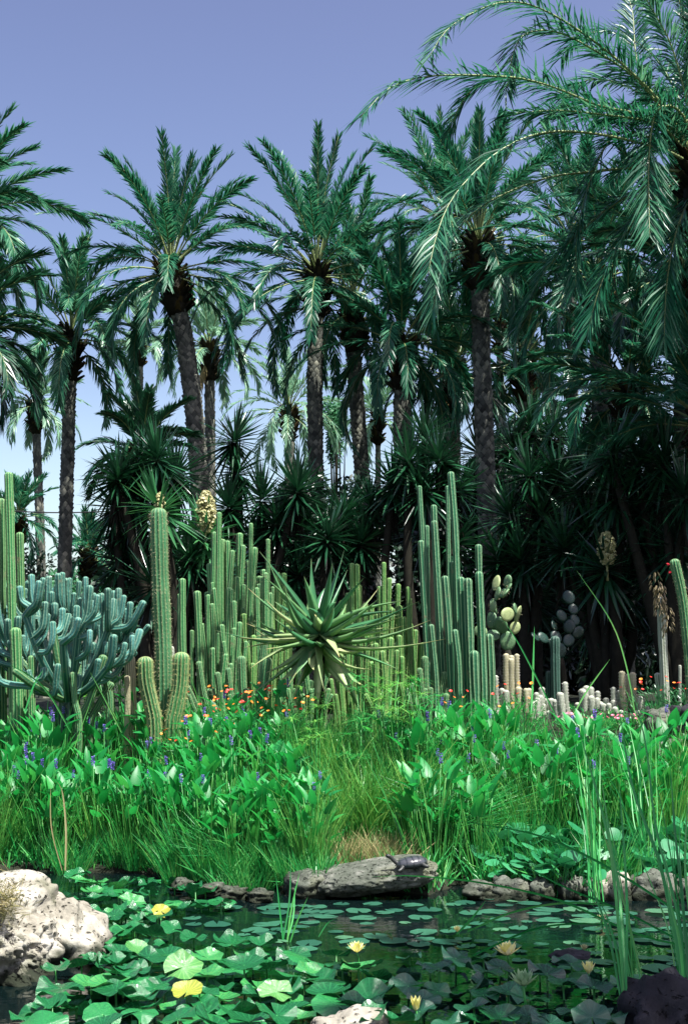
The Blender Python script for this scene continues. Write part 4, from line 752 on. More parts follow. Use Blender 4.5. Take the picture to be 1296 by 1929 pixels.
def umbrella_proto(seed, n=12, H=1.0, mat=None):
    q = np.random.default_rng(seed); global rnd; rnd = q
    root = thing('umbrella_sedge', 'umbrella sedge with whorls of narrow leaves on tall thin stems', 'pond plant', (0, 0, 0), 'umbrella sedges among the bank plants'); ms = MB()
    for i in range(n):
        ml = MB(); a = q.uniform(0, 6.28); r = q.uniform(0, .22); t = np.array([math.cos(a) * r, math.sin(a) * r, H * q.uniform(.6, 1.1)]); tube(ms, [t * [.4, .4, 0], t * [.6, .6, .5], t], .005, n=4)
        k = 20; b = np.arange(k) / k * 6.283 + q.normal(0, .1, k); e = q.uniform(.0, .7, k); blades(ml, np.repeat([t], k, 0), np.stack([np.cos(b), np.sin(b), e], -1), q.uniform(.12, .2, k), .009, curv=np.array([0, 0, -.3]), nseg=3, ref=np.broadcast_to(Z, (k, 3)) + .01); ml.build('leaf_whorl', mat or M_REED, root)
    ms.build('stems', M_PSTEM, root); return root
def scatter(protos, spots, relabel=None, s=(.85, 1.15), z=0.0, seed=0):
    q = np.random.default_rng(seed); used = set(); out = []
    for (x, y) in spots:
        i = int(q.integers(0, len(protos))); p = protos[i]
        o = p if i not in used else copy_tree(p)
        used.add(i); k = q.uniform(*s); o.location = (x, y, gz(x, y) - .03 + z); o.rotation_euler = (q.normal(0, .05), q.normal(0, .05), q.uniform(0, 6.28)); o.scale = (k, k, k * q.uniform(.9, 1.1)); out.append(o)
    for i, p in enumerate(protos):
        if i not in used:
            for c in list(p.children): bpy.data.objects.remove(c)
            bpy.data.objects.remove(p)
    return out
def spots_px(n, x0, x1, d0, d1, seed, dmin=.17, reject=None):
    """ground spots between photo columns x0..x1, distance behind the shore d0..d1"""
    q = np.random.default_rng(seed); out = []
    for _ in range(n * 30):
        px = q.uniform(x0, x1); d = q.uniform(d0, d1); y = 10 + d
        for _k in range(2): x = (px - CX) / FPX * (y + .1) * 1.01; y = float(shore(x)) + d
        if reject and reject(px, d): continue
        if all((x - a) ** 2 + (y - b) ** 2 > dmin ** 2 for a, b in out): out.append((x, y))
        if len(out) >= n: break
    return out
PK = [pickerel_proto(500 + i, n=[24, 28, 20, 26, 22][i], H=[.95, .85, 1.0, .8, .9][i], spikes=[2, 0, 1, 0, 1][i]) for i in range(5)]
gap = lambda px, d: (585 < px < 735 and d < 1.7)
sp = spots_px(34, -20, 590, .25, 1.6, 1, .24) + spots_px(22, -30, 560, 1.6, 2.6, 2, .3) + [(x, y) for x, y in spots_px(26, 740, 1310, 1.1, 1.9, 3, .26)]
sp += spots_px(12, 760, 1180, .8, 1.4, 4, .25) + spots_px(22, -20, 600, .1, .55, 6, .2) + spots_px(6, 780, 920, .35, .8, 7, .22)
scatter(PK, sp, seed=5, s=(.62, .86))
GB = [reed_proto(520 + i, n=150, H=.8 + .1 * i, mat=[M_REED, M_REED, M_REEDY][i], name='reed_tuft', label='tuft of fine green reeds growing on the pond bank', group='reed tufts on the pond bank') for i in range(3)]
sp = spots_px(5, -30, 620, .1, .5, 11, .24) + spots_px(26, 600, 1000, .75, 2.4, 12, .24) + spots_px(14, -30, 150, .3, 2.2, 13, .25) + spots_px(16, 1000, 1320, 1.0, 2.4, 14, .25) + spots_px(14, 200, 880, 2.2, 3.0, 15, .3)
scatter(GB, sp, seed=6, s=(.6, .9))
GS = [reed_proto(530 + i, n=230, H=.42, spread=.22, lean=.5, mat=[M_REED, M_STRAW][i], W=.006, label=['tuft of short soft grass at the water edge', 'tuft of dry straw-coloured stems behind the turtle rock'][i], group=['short grass tufts at the water edge', 'dry tufts behind the turtle rock'][i]) for i in range(2)]
sp = spots_px(12, 150, 620, -.05, .2, 21, .18) + spots_px(10, 850, 1300, .25, .8, 22, .2)
scatter(GS[:1], sp, seed=7, s=(.8, 1.1)); scatter(GS[1:], spots_px(6, 640, 745, .3, .6, 23, .12), seed=8, s=(.75, 1.05))
UM = [umbrella_proto(540), umbrella_proto(541, 9, 1.1, M_REEDY)]
scatter(UM, spots_px(9, 590, 800, 1.3, 2.4, 31, .28) + spots_px(3, 150, 400, 2.0, 2.8, 32, .3), seed=9, s=(.85, 1.05))
# arching blue-green grass
def arching(label, px, D, n, H, lean, seed, mat=None):
    q = np.random.default_rng(seed); global rnd; rnd = q; c = at(px, 1500, D); c[2] = gz(c[0], D); mb = MB()
    blades(mb, c + q.normal(0, .06, (n, 3)) * [1, 1, 0], np.stack([lean + q.normal(0, .3, n), q.normal(0, .3, n), np.ones(n)], -1), H * q.uniform(.6, 1.1, n), .008, nseg=6, curv=np.stack([lean * .8 + q.normal(0, .25, n), q.normal(0, .2, n), -.45 * q.random(n)], -1), prof=[.8, 1, 1, .9, .7, .45, .05])
    tag(mb.build('arching_grass', mat or M_REED, origin=c), label, 'grass tuft')
arching('arching grass fountain bending right behind the turtle', 800, 10.6, 260, .85, .55, 551)
arching('arching grass mound leaning over the dark gap right of the turtle', 905, 10.8, 240, .75, -.45, 552)
arching('upright pale grass fountain in the middle of the bank', 690, 10.9, 300, .95, .1, 553, M_REEDY)
arching('yellow-green upright grass fountain right of the middle of the bank', 765, 11.0, 240, .9, .2, 556, M_REEDY)
arching('yellow-green upright grass fountain left of the middle of the bank', 615, 10.8, 240, .8, -.1, 557, M_REEDY)
arching('grass fountain leaning left above the short water-edge grass', 440, 10.4, 140, .55, -.3, 554)
arching('fine grass fountain low at the left edge above the pale boulder', 40, 11.3, 260, .75, .2, 555)
# low carpet under everything
def carpet():
    q = np.random.default_rng(560); global rnd; rnd = q; n = 34000
    x = q.uniform(-5.2, 5.2, n); y = shore(x) + .03 + q.uniform(0, 1, n) ** 1.3 * 5.4; P = np.stack([x, y, ground_z(x, y)], -1)
    mb = MB(); blades(mb, P, np.stack([q.normal(0, .5, n), q.normal(0, .5, n), np.ones(n)], -1), q.uniform(.08, .28, n) * (1 - .72 * sm(.6, 1.0, x) * sm(2.6, 3.2, y - shore(x))), .012, nseg=2, curv=q.normal(0, .2, (n, 3)), prof=[.8, 1, .05])
    o = mb.build('ground_cover', M_REED); tag(o, kind='stuff', cat='ground cover', label='low green ground cover filling the pond bank between the taller plants')
carpet()

def marsh_proto(seed):
    q = np.random.default_rng(seed); global rnd; rnd = q; root = thing('marsh_marigold', 'low clump of round glossy leaves on the bank behind the right stones', 'pond plant', (0, 0, 0), 'round-leaved clumps behind the right stones')
    ml = MB(); ms = MB(); n = 22; a = q.uniform(0, 6.28, n); r = .26 * q.random(n) ** .6; h = q.uniform(.08, .26, n); t = np.stack([np.cos(a) * r, np.sin(a) * r, h], -1)
    for p in t: tube(ms, [p * [.5, .5, 0], p * [.8, .8, .5], p], .004, n=4)
    u = np.arange(14) / 14 * 6.283
    for p in t:
        nm = nrm(np.array([q.normal(0, .4), -.3 + q.normal(0, .4), 1])); X = nrm(np.cross(nm, [0, 1, .1])); Y = np.cross(nm, X); R = q.uniform(.045, .08); q_c = float(np.clip(q.normal(.03, .05), -.08, .1)); k = (1 + .06 * np.sin(3 * u + q.uniform(0, 6)))[:, None]
        V = np.vstack([p + R * k * (X * np.cos(u)[:, None] + Y * np.sin(u)[:, None]) + nm * R * q_c, p + R * .55 * (X * np.cos(u)[:, None] + Y * np.sin(u)[:, None]) + nm * .004, p]); i = np.arange(14)
        ml.add(V, np.stack([i, (i + 1) % 14, 14 + (i + 1) % 14, 14 + i], -1), np.stack([14 + i, 14 + (i + 1) % 14, np.full(14, 28)], -1), var=q.random())
    ml.build('leaves', M_LEAFR, root, smooth=True); ms.build('stems', M_PSTEM, root); return root
M_LEAFR = leafmat('round_leaf', [(.01, .1, .04), (.02, .19, .07), (.06, .28, .12)], rough=.38, trans=.15, noise=6, spec=.5)
scatter([marsh_proto(565), marsh_proto(566), marsh_proto(567)], spots_px(34, 930, 1320, .14, .95, 33, .17), seed=10)
# marigolds
def flower_mesh(mb, c, n_, r, k=9, cup=.3):
    a = np.arange(k) / k * 6.283; n_ = nrm(n_); X = nrm(np.cross(n_, [.3, .9, .1])); Y = np.cross(n_, X)
    d = X * np.cos(a)[:, None] + Y * np.sin(a)[:, None] + n_ * cup
    blades(mb, np.repeat([c], k, 0), d, r, r * .75, nseg=2, ref=np.broadcast_to(n_, (k, 3)), prof=[.3, 1, .5])
def marigold(label, px, D, seed, nfl=6, mat=M_ORANGE, H=.42, group='marigolds in front of the cactus bed', name='marigold_plant', cat='flowering plant', W=.32, leafmat_=None, fr=.016):
    q = np.random.default_rng(seed); global rnd; rnd = q; o = at(px, 1400, D); o[2] = gz(o[0], D); root = thing(name, label, cat, o, group)
    mb = MB(); n = 420; a = q.uniform(0, 6.28, n); r = W * q.random(n) ** .5; h = H * q.random(n) ** .7 * (1.05 - r / W * .35)
    blades(mb, o + np.stack([np.cos(a) * r, np.sin(a) * r, h], -1), np.stack([np.cos(a), np.sin(a), q.uniform(.2, 1.4, n)], -1), .055, .012, nseg=2, prof=[.4, 1, .05])
    n = 50; a = q.uniform(0, 6.28, n); blades(mb, np.repeat([o], n, 0), np.stack([np.cos(a) * .5 * q.random(n), np.sin(a) * .5 * q.random(n), np.ones(n)], -1), H, .007, nseg=2)
    mb.build('foliage', leafmat_ or M_REED, root, origin=o)
    for i in range(nfl):
        a = q.uniform(0, 6.28); r = W * q.random() ** .6; p = o + np.array([math.cos(a) * r, math.sin(a) * r, H * q.uniform(.85, 1.15)]); mf = MB()
        flower_mesh(mf, p, np.array([q.normal(0, .4), -.5 + q.normal(0, .3), 1]), fr * q.uniform(.8, 1.3)); mf2 = [mat, mat, M_REDF][int(q.integers(0, 3))] if mat is M_ORANGE else mat
        f = mf.build('flower', mf2, root, origin=o)
lab = ['orange marigolds at the foot of the yellow-spined cactus', 'orange marigolds right below the tall spiny column', 'bright marigolds beneath the green column stems', 'marigolds in front of the bluish short columns', 'scarlet and orange marigolds left of the aloe shadow', 'marigolds low among the pickerelweed leaves', 'marigolds under the large aloe', 'scattered marigolds on the left among the purple spikes', 'marigolds on the slope beneath the slim cereus', 'marigolds right of the large aloe']
for i, (px, D) in enumerate([(330, 12.4), (365, 12.7), (405, 12.9), (440, 12.5), (485, 12.7), (415, 12.0), (525, 12.4), (350, 12.0), (470, 12.1), (545, 11.9)]):
    marigold(lab[i], px, D, 570 + i, nfl=9, H=.78, W=.28)
for i, (px, D, l) in enumerate([(868, 12.9, 'orange marigolds at the foot of the tallest column group'), (930, 12.7, 'marigolds below the leaning white woolly clump'), (985, 12.9, 'marigolds in front of the tan woolly stems')]): marigold(l, px, D, 585 + i, nfl=6, H=.78, W=.22)
marigold('dense small-leaved shrub with orange flowers at the right edge', 1245, 14.0, 590, nfl=16, H=.5, W=.42, name='lantana_shrub', group='', leafmat_=M_YUCB); marigold('second orange-flowered shrub cut by the right edge', 1300, 13.9, 591, nfl=8, H=.5, W=.3, name='lantana_shrub', group='', leafmat_=M_YUCB)
for i, (px, D, l) in enumerate([(1105, 13.9, 'small pink flowers below the crowded woolly clump'), (1190, 13.9, 'small pink flowers below the tan woolly stems'), (1270, 11.9, 'pink and red flowers on the stone ledge at the right edge'), (1215, 11.9, 'red flowers on the ledge behind the reeds at the right')]): marigold(l, px, D, 594 + i, nfl=12, mat=M_PINK, H=.16, W=.3, group='pink flowers at the right', name='pink_flower_plant', fr=.018)

# ------------------------------------------------------------ rocks
M_ROCKP = stonemat('pale_limestone', [(.14, .13, .1), (.3, .28, .23), (.5, .48, .43)], scale=5, bump=1.0, wet=True)
M_ROCKG = stonemat('shade_grey_limestone', [(.035, .045, .03), (.09, .1, .08), (.24, .24, .21)], scale=6, bump=1.0, wet=True)  # grey stone darkened and greened, shade of the rock front put into its colour
M_ROCKD = stonemat('dark_stone', [(.012, .012, .014), (.025, .025, .03), (.05, .048, .055)], scale=6, bump=.8)
from mathutils import noise as mnoise
def rock(label, c, size, mat, seed=0, rough=.22, name='rock', cat='rock', sub=5, pit=.02, group=None, flat=0.0, rz=0.0, tilt=(0, 0), big=1.0):
    import bmesh
    bm = bmesh.new(); bmesh.ops.create_icosphere(bm, subdivisions=sub, radius=1.0); off = Vector((seed * 7.3, seed * 3.1, seed * 1.7)); s = Vector(size)
    for v in bm.verts:
        p = v.co.copy(); n1 = mnoise.fractal(p * 1.1 * big + off, 1.0, 2.0, 4); n2 = mnoise.noise(p * 2.6 + off * 2)
        k = 1 + rough * 1.6 * n1 + rough * .5 * n2
        # squared-off shape
        m = max(abs(p.x), abs(p.y), abs(p.z)); p = p.lerp(p / m * .82, .35 + flat) * k
        if pit:
            d = mnoise.voronoi(Vector((p.x * s.x, p.y * s.y, p.z * s.z)) * 16 + off)[0][0]
            d2 = mnoise.voronoi(Vector((p.x * s.x, p.y * s.y, p.z * s.z)) * 34 + off)[0][0]
            p = p * (1 - pit * max(0, 1 - d * 2.2) / max(.3, min(s)) - pit * .5 * max(0, 1 - d2 * 2.4) / max(.3, min(s)))
        v.co = Vector((p.x * s.x, p.y * s.y, p.z * s.z))
    me = bpy.data.meshes.new(name); bm.to_mesh(me); bm.free(); me.materials.append(mat)
    for p in me.polygons: p.use_smooth = True
    o = bpy.data.objects.new(name, me); COL.objects.link(o); o.location = tuple(float(v) for v in c); o.rotation_euler = (tilt[0], tilt[1], rz); return tag(o, label, cat, group)
c = on_z(30, 1850); rock('large pale pitted limestone boulder at the left edge of the pond', (-2.05, 7.3, .16), (.53, .5, .37), M_ROCKP, seed=3, sub=6, rough=.24, pit=.11, tilt=(.15, .42), flat=.15)
rock('lower rear shoulder of pale pitted stone beside the large boulder', (-1.72, 7.75, .05), (.3, .34, .26), M_ROCKP, seed=8, sub=5, rough=.2, pit=.04, tilt=(0, .6))
TR = at(688, 1672, 9.75); rock('long low grey rock in the water on which the turtle basks', (TR[0] + .08, 9.8, .14), (.5, .27, .11), M_ROCKG, seed=5, sub=6, rough=.07, pit=.035, tilt=(0.12, -.13), flat=.05)
rock('dark mossy end of stone left of the turtle rock', (TR[0] - .42, 9.85, .05), (.2, .25, .13), M_ROCKG, seed=15, sub=4, rough=.22, pit=.03)
for i, (px, py, sx, sz, l) in enumerate([(960, 1672, .13, .12, 'sunlit pale stone, leftmost of the stones along the right shore'), (1010, 1668, .1, .12, 'rounded pale stone second from the left on the right shore'), (1066, 1676, .09, .13, 'narrow grey shaded stone on the right shore'), (1148, 1675, .13, .16, 'upright pale block of stone on the right shore'), (1222, 1672, .17, .16, 'largest grey stone on the right shore'), (1288, 1680, .11, .11, 'pale stone cut by the right edge of the picture'), (905, 1690, .12, .08, 'small dark wet stone at the end of the dark gap'), (1105, 1668, .08, .1, 'small pale stone between the narrow stone and the upright block')]):
    p = at(px, py, 9.85); rock(l, (p[0], 9.7, max(.04, p[2] - .02)), (sx * 1.1, .16, sz * .95), M_ROCKG if i != 3 else M_ROCKP, seed=20 + i, sub=4, rough=.25, pit=.03, group='stones along the right shore')
for i, (px, py, sx, l) in enumerate([(395, 1678, .1, 'flat pale stone at the left water edge'), (440, 1683, .12, 'flat mossy stone at the water edge below the short grass'), (490, 1688, .1, 'flat stone between the water-edge grass and the turtle rock'), (345, 1668, .09, 'small flat stone among the left pads')]):
    p = on_z(px, py, .03); rock(l, (p[0], p[1], .03), (sx, .12, .05), M_ROCKG, seed=30 + i, sub=4, rough=.3, group='flat stones at the water edge')
p = on_z(655, 1925, .09); rock('pale flat rock among the pads at the bottom edge', (p[0], p[1], .05), (.2, .14, .085), M_ROCKP, seed=40, sub=5, rough=.2, pit=.03)
p = on_z(1235, 1925, 0); rock('dark shaded rock at the bottom right corner', (p[0], p[1] - .1, .02), (.19, .2, .2), M_ROCKD, seed=41, sub=4, rough=.25)
p = on_z(1078, 1800, .02); rock('flat violet-grey stone just above the water beside the yellow flower', (p[0], p[1], .012), (.11, .1, .035), M_ROCKD, seed=42, sub=4)
p = at(1160, 1310, 13.4)
rock('rounded mossy stone below the rightmost woolly clump', (at(1238, 1365, 13.2)[0], 13.2, at(1238, 1365, 13.2)[2]), (.17, .2, .16), M_ROCKG, seed=44, sub=4); rock('dark rounded stone at the right edge of the bed', (at(1290, 1355, 13.2)[0], 13.2, at(1290, 1355, 13.2)[2]), (.17, .2, .17), M_ROCKD, seed=45, sub=4)
def ledge(label, px0, px1, py, D, h, seed):
    a, b = at(px0, py, D), at(px1, py, D); n = 40; q = np.random.default_rng(seed); x = np.linspace(a[0], b[0], n); mb = MB(); dep = .32
    z = a[2] + np.interp(x, np.linspace(a[0], b[0], 9), q.normal(0, .012, 9)); yf = D + np.interp(x, np.linspace(a[0], b[0], 12), q.normal(0, .02, 12))
    V = np.concatenate([np.stack([x, yf - .01, z - h], -1), np.stack([x, yf, z - .02], -1), np.stack([x, yf + .03, z], -1), np.stack([x, yf + dep, z], -1), np.stack([x, yf + dep, z - h], -1)])
    i, j = np.meshgrid(np.arange(4), np.arange(n - 1), indexing='ij'); Q = np.stack([i * n + j, i * n + j + 1, (i + 1) * n + j + 1, (i + 1) * n + j], -1).reshape(-1, 4)
    E = np.array([[k * n for k in (0, 1, 2, 3)], [0, 3 * n, 4 * n, 4 * n], ]); mb.add(V, Q, [(0, n, 4 * n), (n, 3 * n, 4 * n), (n, 2 * n, 3 * n)]); o = mb.build('stone_kerb', M_ROCKG, origin=np.array([(a[0] + b[0]) / 2, D, a[2] - h])); tag(o, label, 'kerb')
ledge('upper pale stone kerb behind the leaves at the right edge', 1150, 1400, 1396, 12.6, .3, 1); ledge('lower pale stone kerb at the right edge', 1120, 1400, 1512, 11.6, .25, 2)
# dry grass tuft on the boulder
def boulder_tuft():
    q = np.random.default_rng(47); global rnd; rnd = q; n = 420; c = np.array([-1.8, 6.98, .42]); mb = MB(); a = q.uniform(0, 6.28, n)
    blades(mb, c + q.normal(0, .045, (n, 3)) * [1, .4, 1.3], np.stack([q.normal(0, .6, n), -.5 + q.normal(0, .4, n), q.uniform(.1, 1, n)], -1), .11, .0035, nseg=3, curv=np.array([0, 0, -.2])); tag(mb.build('dry_grass_tuft', M_STRAW, origin=c), 'dry brown grass tuft growing on the large pale boulder', 'grass tuft')
boulder_tuft()

# ------------------------------------------------------------ turtle
def turtle():
    global rnd
    rnd = np.random.default_rng(48); o = np.array([at(776, 1630, 9.62)[0], 9.62, at(776, 1634, 9.62)[2]])
    M_SH = leafmat('turtle_shell', [(.01, .011, .012), (.028, .031, .036), (.06, .062, .07)], rough=.28, trans=0, noise=18, spec=.7); M_SK = leafmat('turtle_skin', [(.012, .014, .014), (.04, .045, .035), (.08, .09, .05)], rough=.5, trans=0, noise=25)
    root = thing('turtle', 'dark turtle basking on the grey rock with its neck stretched up to the left', 'turtle', o)
    # body with neck, head, legs: one continuous skinned mesh
    pts = [(0, 0, .028), (-.07, 0, .032), (-.105, 0, .045), (-.135, 0, .075), (-.152, 0, .1), (-.17, 0, .108), (-.187, 0, .108), (.075, 0, .026), (.105, 0, .015), (.125, 0, .008),
           (-.075, -.055, .022), (-.1, -.085, .008), (-.125, -.092, .002), (-.075, .055, .022), (-.1, .085, .008), (-.125, .092, .002), (.065, -.055, .02), (.09, -.082, .006), (.112, -.088, .002), (.065, .055, .02), (.09, .082, .006), (.112, .088, .002)]
    rad = [.045, .035, .019, .015, .016, .0185, .01, .03, .009, .003, .02, .014, .011, .02, .014, .011, .022, .015, .012, .022, .015, .012]
    ed = [(0, 1), (1, 2), (2, 3), (3, 4), (4, 5), (5, 6), (0, 7), (7, 8), (8, 9), (1, 10), (10, 11), (11, 12), (1, 13), (13, 14), (14, 15), (7, 16), (16, 17), (17, 18), (7, 19), (19, 20), (20, 21)]
    me = bpy.data.meshes.new('body'); me.from_pydata(pts, ed, []); b = bpy.data.objects.new('body', me); COL.objects.link(b); b.parent = root; me.materials.append(M_SK)
    sk = b.modifiers.new('skin', 'SKIN'); sv = me.skin_vertices[0].data
    for i, r in enumerate(rad): sv[i].radius = (r, r)
    sv[0].use_root = True; su = b.modifiers.new('sub', 'SUBSURF'); su.levels = 2; su.render_levels = 2
    # carapace: domed, with scute grooves
    mb = MB(); nu, nv = 72, 30; th = np.arange(nu) / nu * 2 * PI; V = []; VR = []
    for j in range(nv + 1):
        f = j / nv; rr = math.sin(f * PI / 2); h = math.cos(f * PI / 2) ** .8
        x = .118 * rr * np.cos(th); y = .09 * rr * np.sin(th); z = .03 + .052 * h + 0 * th
        if j == nv: z = z - .006
        gro = np.minimum(np.abs(((x + .118) % .047) - .0235), np.abs(np.abs(y) - .034)); z = z - .0035 * np.exp(-(gro / .003) ** 2)
        V.append(np.stack([x, y, z], -1)); VR.append(1 - .95 * np.exp(-(gro / .0045) ** 2))
    VR.append(0 * th + .9); V.append(np.stack([.1 * np.cos(th), .074 * np.sin(th), 0 * th + .012], -1)); V = np.concatenate(V)
    i, j = np.meshgrid(np.arange(nv + 1), np.arange(nu), indexing='ij'); Q = np.stack([i * nu + j, i * nu + (j + 1) % nu, (i + 1) * nu + (j + 1) % nu, (i + 1) * nu + j], -1).reshape(-1, 4)
    mb.add(V, Q, var=np.concatenate(VR)); mb.build('shell', M_SH, root, smooth=True)
    for sgn in (-1, 1):
        mb = MB(); tube(mb, [(-.176, sgn * .0135, .112), (-.176, sgn * .0172, .112)], [.0042, .003], n=8, var=.0); mb.build('eye', M_SH, root, smooth=True)
    root.rotation_euler = (0, -.12, .15)
turtle()

# ------------------------------------------------------------ lily pads
def padmat(name, cols, rough=.25): return leafmat(name, cols, rough=rough, trans=.1, noise=9, spec=.6, coat=.2, bump=.3, tip=tuple(min(1, v * 1.25 + .008) for v in cols[1]), tipat=.35)
M_LP = padmat('lily_pad', [(.004, .055, .018), (.008, .11, .03), (.016, .17, .045), (.04, .24, .06), (.15, .25, .05)])
M_LF = padmat('floating_pad', [(.008, .05, .034), (.018, .1, .06), (.05, .18, .1), (.14, .23, .09)], rough=.35)
M_LY = padmat('yellowing_pad', [(.16, .24, .03), (.34, .32, .04), (.4, .26, .05)])
M_LB = padmat('blotched_pad', [(.03, .18, .05), (.1, .26, .06), (.4, .26, .06)])
M_LDK = padmat('shade_dark_pad', [(.006, .04, .022), (.012, .075, .035), (.025, .11, .05)])  # darker copy of lily_pad with the shade on the near right water painted in
def pad_mesh(seed, wave=.12, cup=0.0, mats=M_LP, notch=.35, fold=0.0):
    q = np.random.default_rng(seed); mb = MB(); nt_, nr_ = 73, 7; th = np.linspace(notch * .5, 2 * PI - notch * .5, nt_); ph = q.uniform(0, 6.28, 4); am = q.uniform(.4, 1, 4)
    V = [];
    for j in range(nr_ + 1):
        f = j / nr_; w_ = sum(am[k] * np.sin((k + 2) * th + ph[k]) for k in range(4)) * wave * f ** 2
        rr = f * (1 + .05 * np.sin(3 * th + ph[0]) + .03 * np.sin(9 * th + ph[1]) * f + .05 * np.cos(2 * th))
        z = w_ + cup * f ** 2 + fold * np.abs(np.sin(th)) * f * f - .03 * wave * 8 * f * (1 - f) + .012 * wave * 8 * np.cos(th * 11) * f * (1 - f)
        V.append(np.stack([rr * np.cos(th), rr * np.sin(th), z], -1))
    V = np.concatenate(V); i, j = np.meshgrid(np.arange(nr_), np.arange(nt_ - 1), indexing='ij'); Q = np.stack([i * nt_ + j, (i + 1) * nt_ + j, (i + 1) * nt_ + j + 1, i * nt_ + j + 1], -1).reshape(-1, 4)
    mb.add(V, Q, var=q.random() * .8, rib=np.tile((np.arange(nt_) % 4 == 0) * 1.0, nr_ + 1)); o = mb.build('tmp', mats, smooth=True); me = o.data; bpy.data.objects.remove(o); return me
PR = [pad_mesh(600 + i, wave=.06 + .025 * (i % 4), cup=[.2, .0, -.15, .28, .1, -.1, .15, 0][i], fold=[0, .15, 0, .1, .2, 0, .1, .1][i]) for i in range(8)]
PF = [pad_mesh(620 + i, wave=.012, mats=M_LF) for i in range(6)]
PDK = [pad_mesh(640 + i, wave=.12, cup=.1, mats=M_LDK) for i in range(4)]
def stemmesh(h):
    mb = MB(); tube(mb, [(0, 0, -h), (.01, .005, -h * .5), (0, 0, 0)], [.006, .006, .005], n=5); o = mb.build('tmp', M_PSTEM); me = o.data; bpy.data.objects.remove(o); return me
STM = stemmesh(.35)
PADS = []
def pad(me, x, y, z, r, tilt, label, group, stem=True, q=rnd, mat=None, taz=None):
    if mat is not None: me = head_copy(me, mat)
    a = q.uniform(0, 6.28) if taz is None else taz
    if stem:
        root = thing('lily_pad', label, 'lily pad', (x, y, z), group); o = bpy.data.objects.new('leaf', me); COL.objects.link(o); o.parent = root
        s = bpy.data.objects.new('stem', STM); COL.objects.link(s); s.parent = root
    else:
        o = bpy.data.objects.new('lily_pad', me); COL.objects.link(o); o.location = (x, y, z); tag(o, label, 'lily pad', group)
    from mathutils import Matrix, Quaternion
    R = Quaternion((math.cos(a), math.sin(a), 0), tilt) @ Quaternion((0, 0, 1), q.uniform(0, 6.28)); o.rotation_mode = 'QUATERNION'; o.rotation_quaternion = R; o.scale = (r, r * q.uniform(.88, 1), r)
def inpoly(x, y, poly):
    c = False; n = len(poly)
    for i in range(n):
        (x1, y1), (x2, y2) = poly[i], poly[(i + 1) % n]
        if (y1 > y) != (y2 > y) and x < (x2 - x1) * (y - y1) / (y2 - y1) + x1: c = not c
    return c
def fill(poly, n, zr, rr, tl, meshes, label, group, seed, dmin, stem):
    q = np.random.default_rng(seed); xs = [p[0] for p in poly]; ys = [p[1] for p in poly]; got = []
    for _ in range(n * 60):
        px, py = q.uniform(min(xs), max(xs)), q.uniform(min(ys), max(ys))
        if not inpoly(px, py, poly): continue
        z = q.uniform(*zr); p = on_z(px, py, z); r = q.uniform(*rr)
        if any((p[0] - a) ** 2 + (p[1] - b) ** 2 < (dmin * (r + c_)) ** 2 for a, b, c_ in got): continue
        if (p[0] + 2.0) ** 2 / .6 ** 2 + (p[1] - 7.35) ** 2 / .55 ** 2 < 1 or p[1] > shore(p[0]) + .05: continue
        if (p[0] - .02) ** 2 / .06 + (p[1] - 5.7) ** 2 / .05 < 1: continue
        if not stem and abs(p[0] - TR[0] - .05) < .62 and abs(p[1] - 9.8) < .3: continue
        got.append((p[0], p[1], r)); pad(meshes[int(q.integers(0, len(meshes)))], p[0], p[1], z if stem else .006 + .0009 * (len(got) % 9), r, abs(q.normal(0, tl)) if stem else 0, label, group, stem, q)
        if len(got) >= n: break
    return got
fill([(90, 1790), (180, 1750), (330, 1740), (520, 1780), (640, 1800), (720, 1830), (740, 1935), (-10, 1935), (100, 1880)], 108, (.03, .12), (.082, .126), .22, PR, 'glossy green wavy-edged lily pad raised on its stem in the near water', 'raised lily pads in the near left water', 701, .55, True)
fill([(110, 1640), (240, 1650), (420, 1672), (430, 1700), (300, 1735), (200, 1745), (150, 1690)], 48, (.02, .08), (.07, .105), .2, PR, 'green lily pad in the crowded patch right of the pale boulder', 'lily pads in the far left patch', 702, .55, True)
fill([(440, 1700), (900, 1692), (1296, 1706), (1296, 1850), (1130, 1850), (900, 1790), (700, 1790), (560, 1790), (380, 1745), (300, 1735)], 125, (0, 0), (.04, .105), 0, PF, 'flat pale green lily pad floating on the dark open water', 'floating lily pads on the open water', 703, .8, False)
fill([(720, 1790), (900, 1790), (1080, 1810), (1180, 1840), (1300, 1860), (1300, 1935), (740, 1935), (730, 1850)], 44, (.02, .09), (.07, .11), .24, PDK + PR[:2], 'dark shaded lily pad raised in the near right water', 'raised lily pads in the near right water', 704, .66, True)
q5 = np.random.default_rng(9)
for px, py, z, r, tl, az, mat, l in [(303, 1716, .06, .085, .5, 0, M_LY, 'bright yellow lily pad in the crowded patch right of the boulder'), (345, 1822, .17, .12, .6, .3, M_LB, 'large folded lily pad with a brown blotch and yellow edges'), (352, 1868, .14, .095, .3, 0, M_LY, 'yellow-green lily pad below the blotched one'), (262, 1790, .12, .1, .4, 1, M_LB, 'yellow-edged lily pad left of the blotched one'), (520, 1868, .12, .1, .5, .4, M_LB, 'lily pad with an orange centre near the bottom centre'), (460, 1818, .12, .135, .15, 0, M_LP, 'broad shiny lily pad right of the blotched one')]:
    r *= .8; p = on_z(px, py, z); pad(PR[1 if tl > .4 else 0], p[0], p[1], z, r, tl, l, None, True, q5, mat, az)
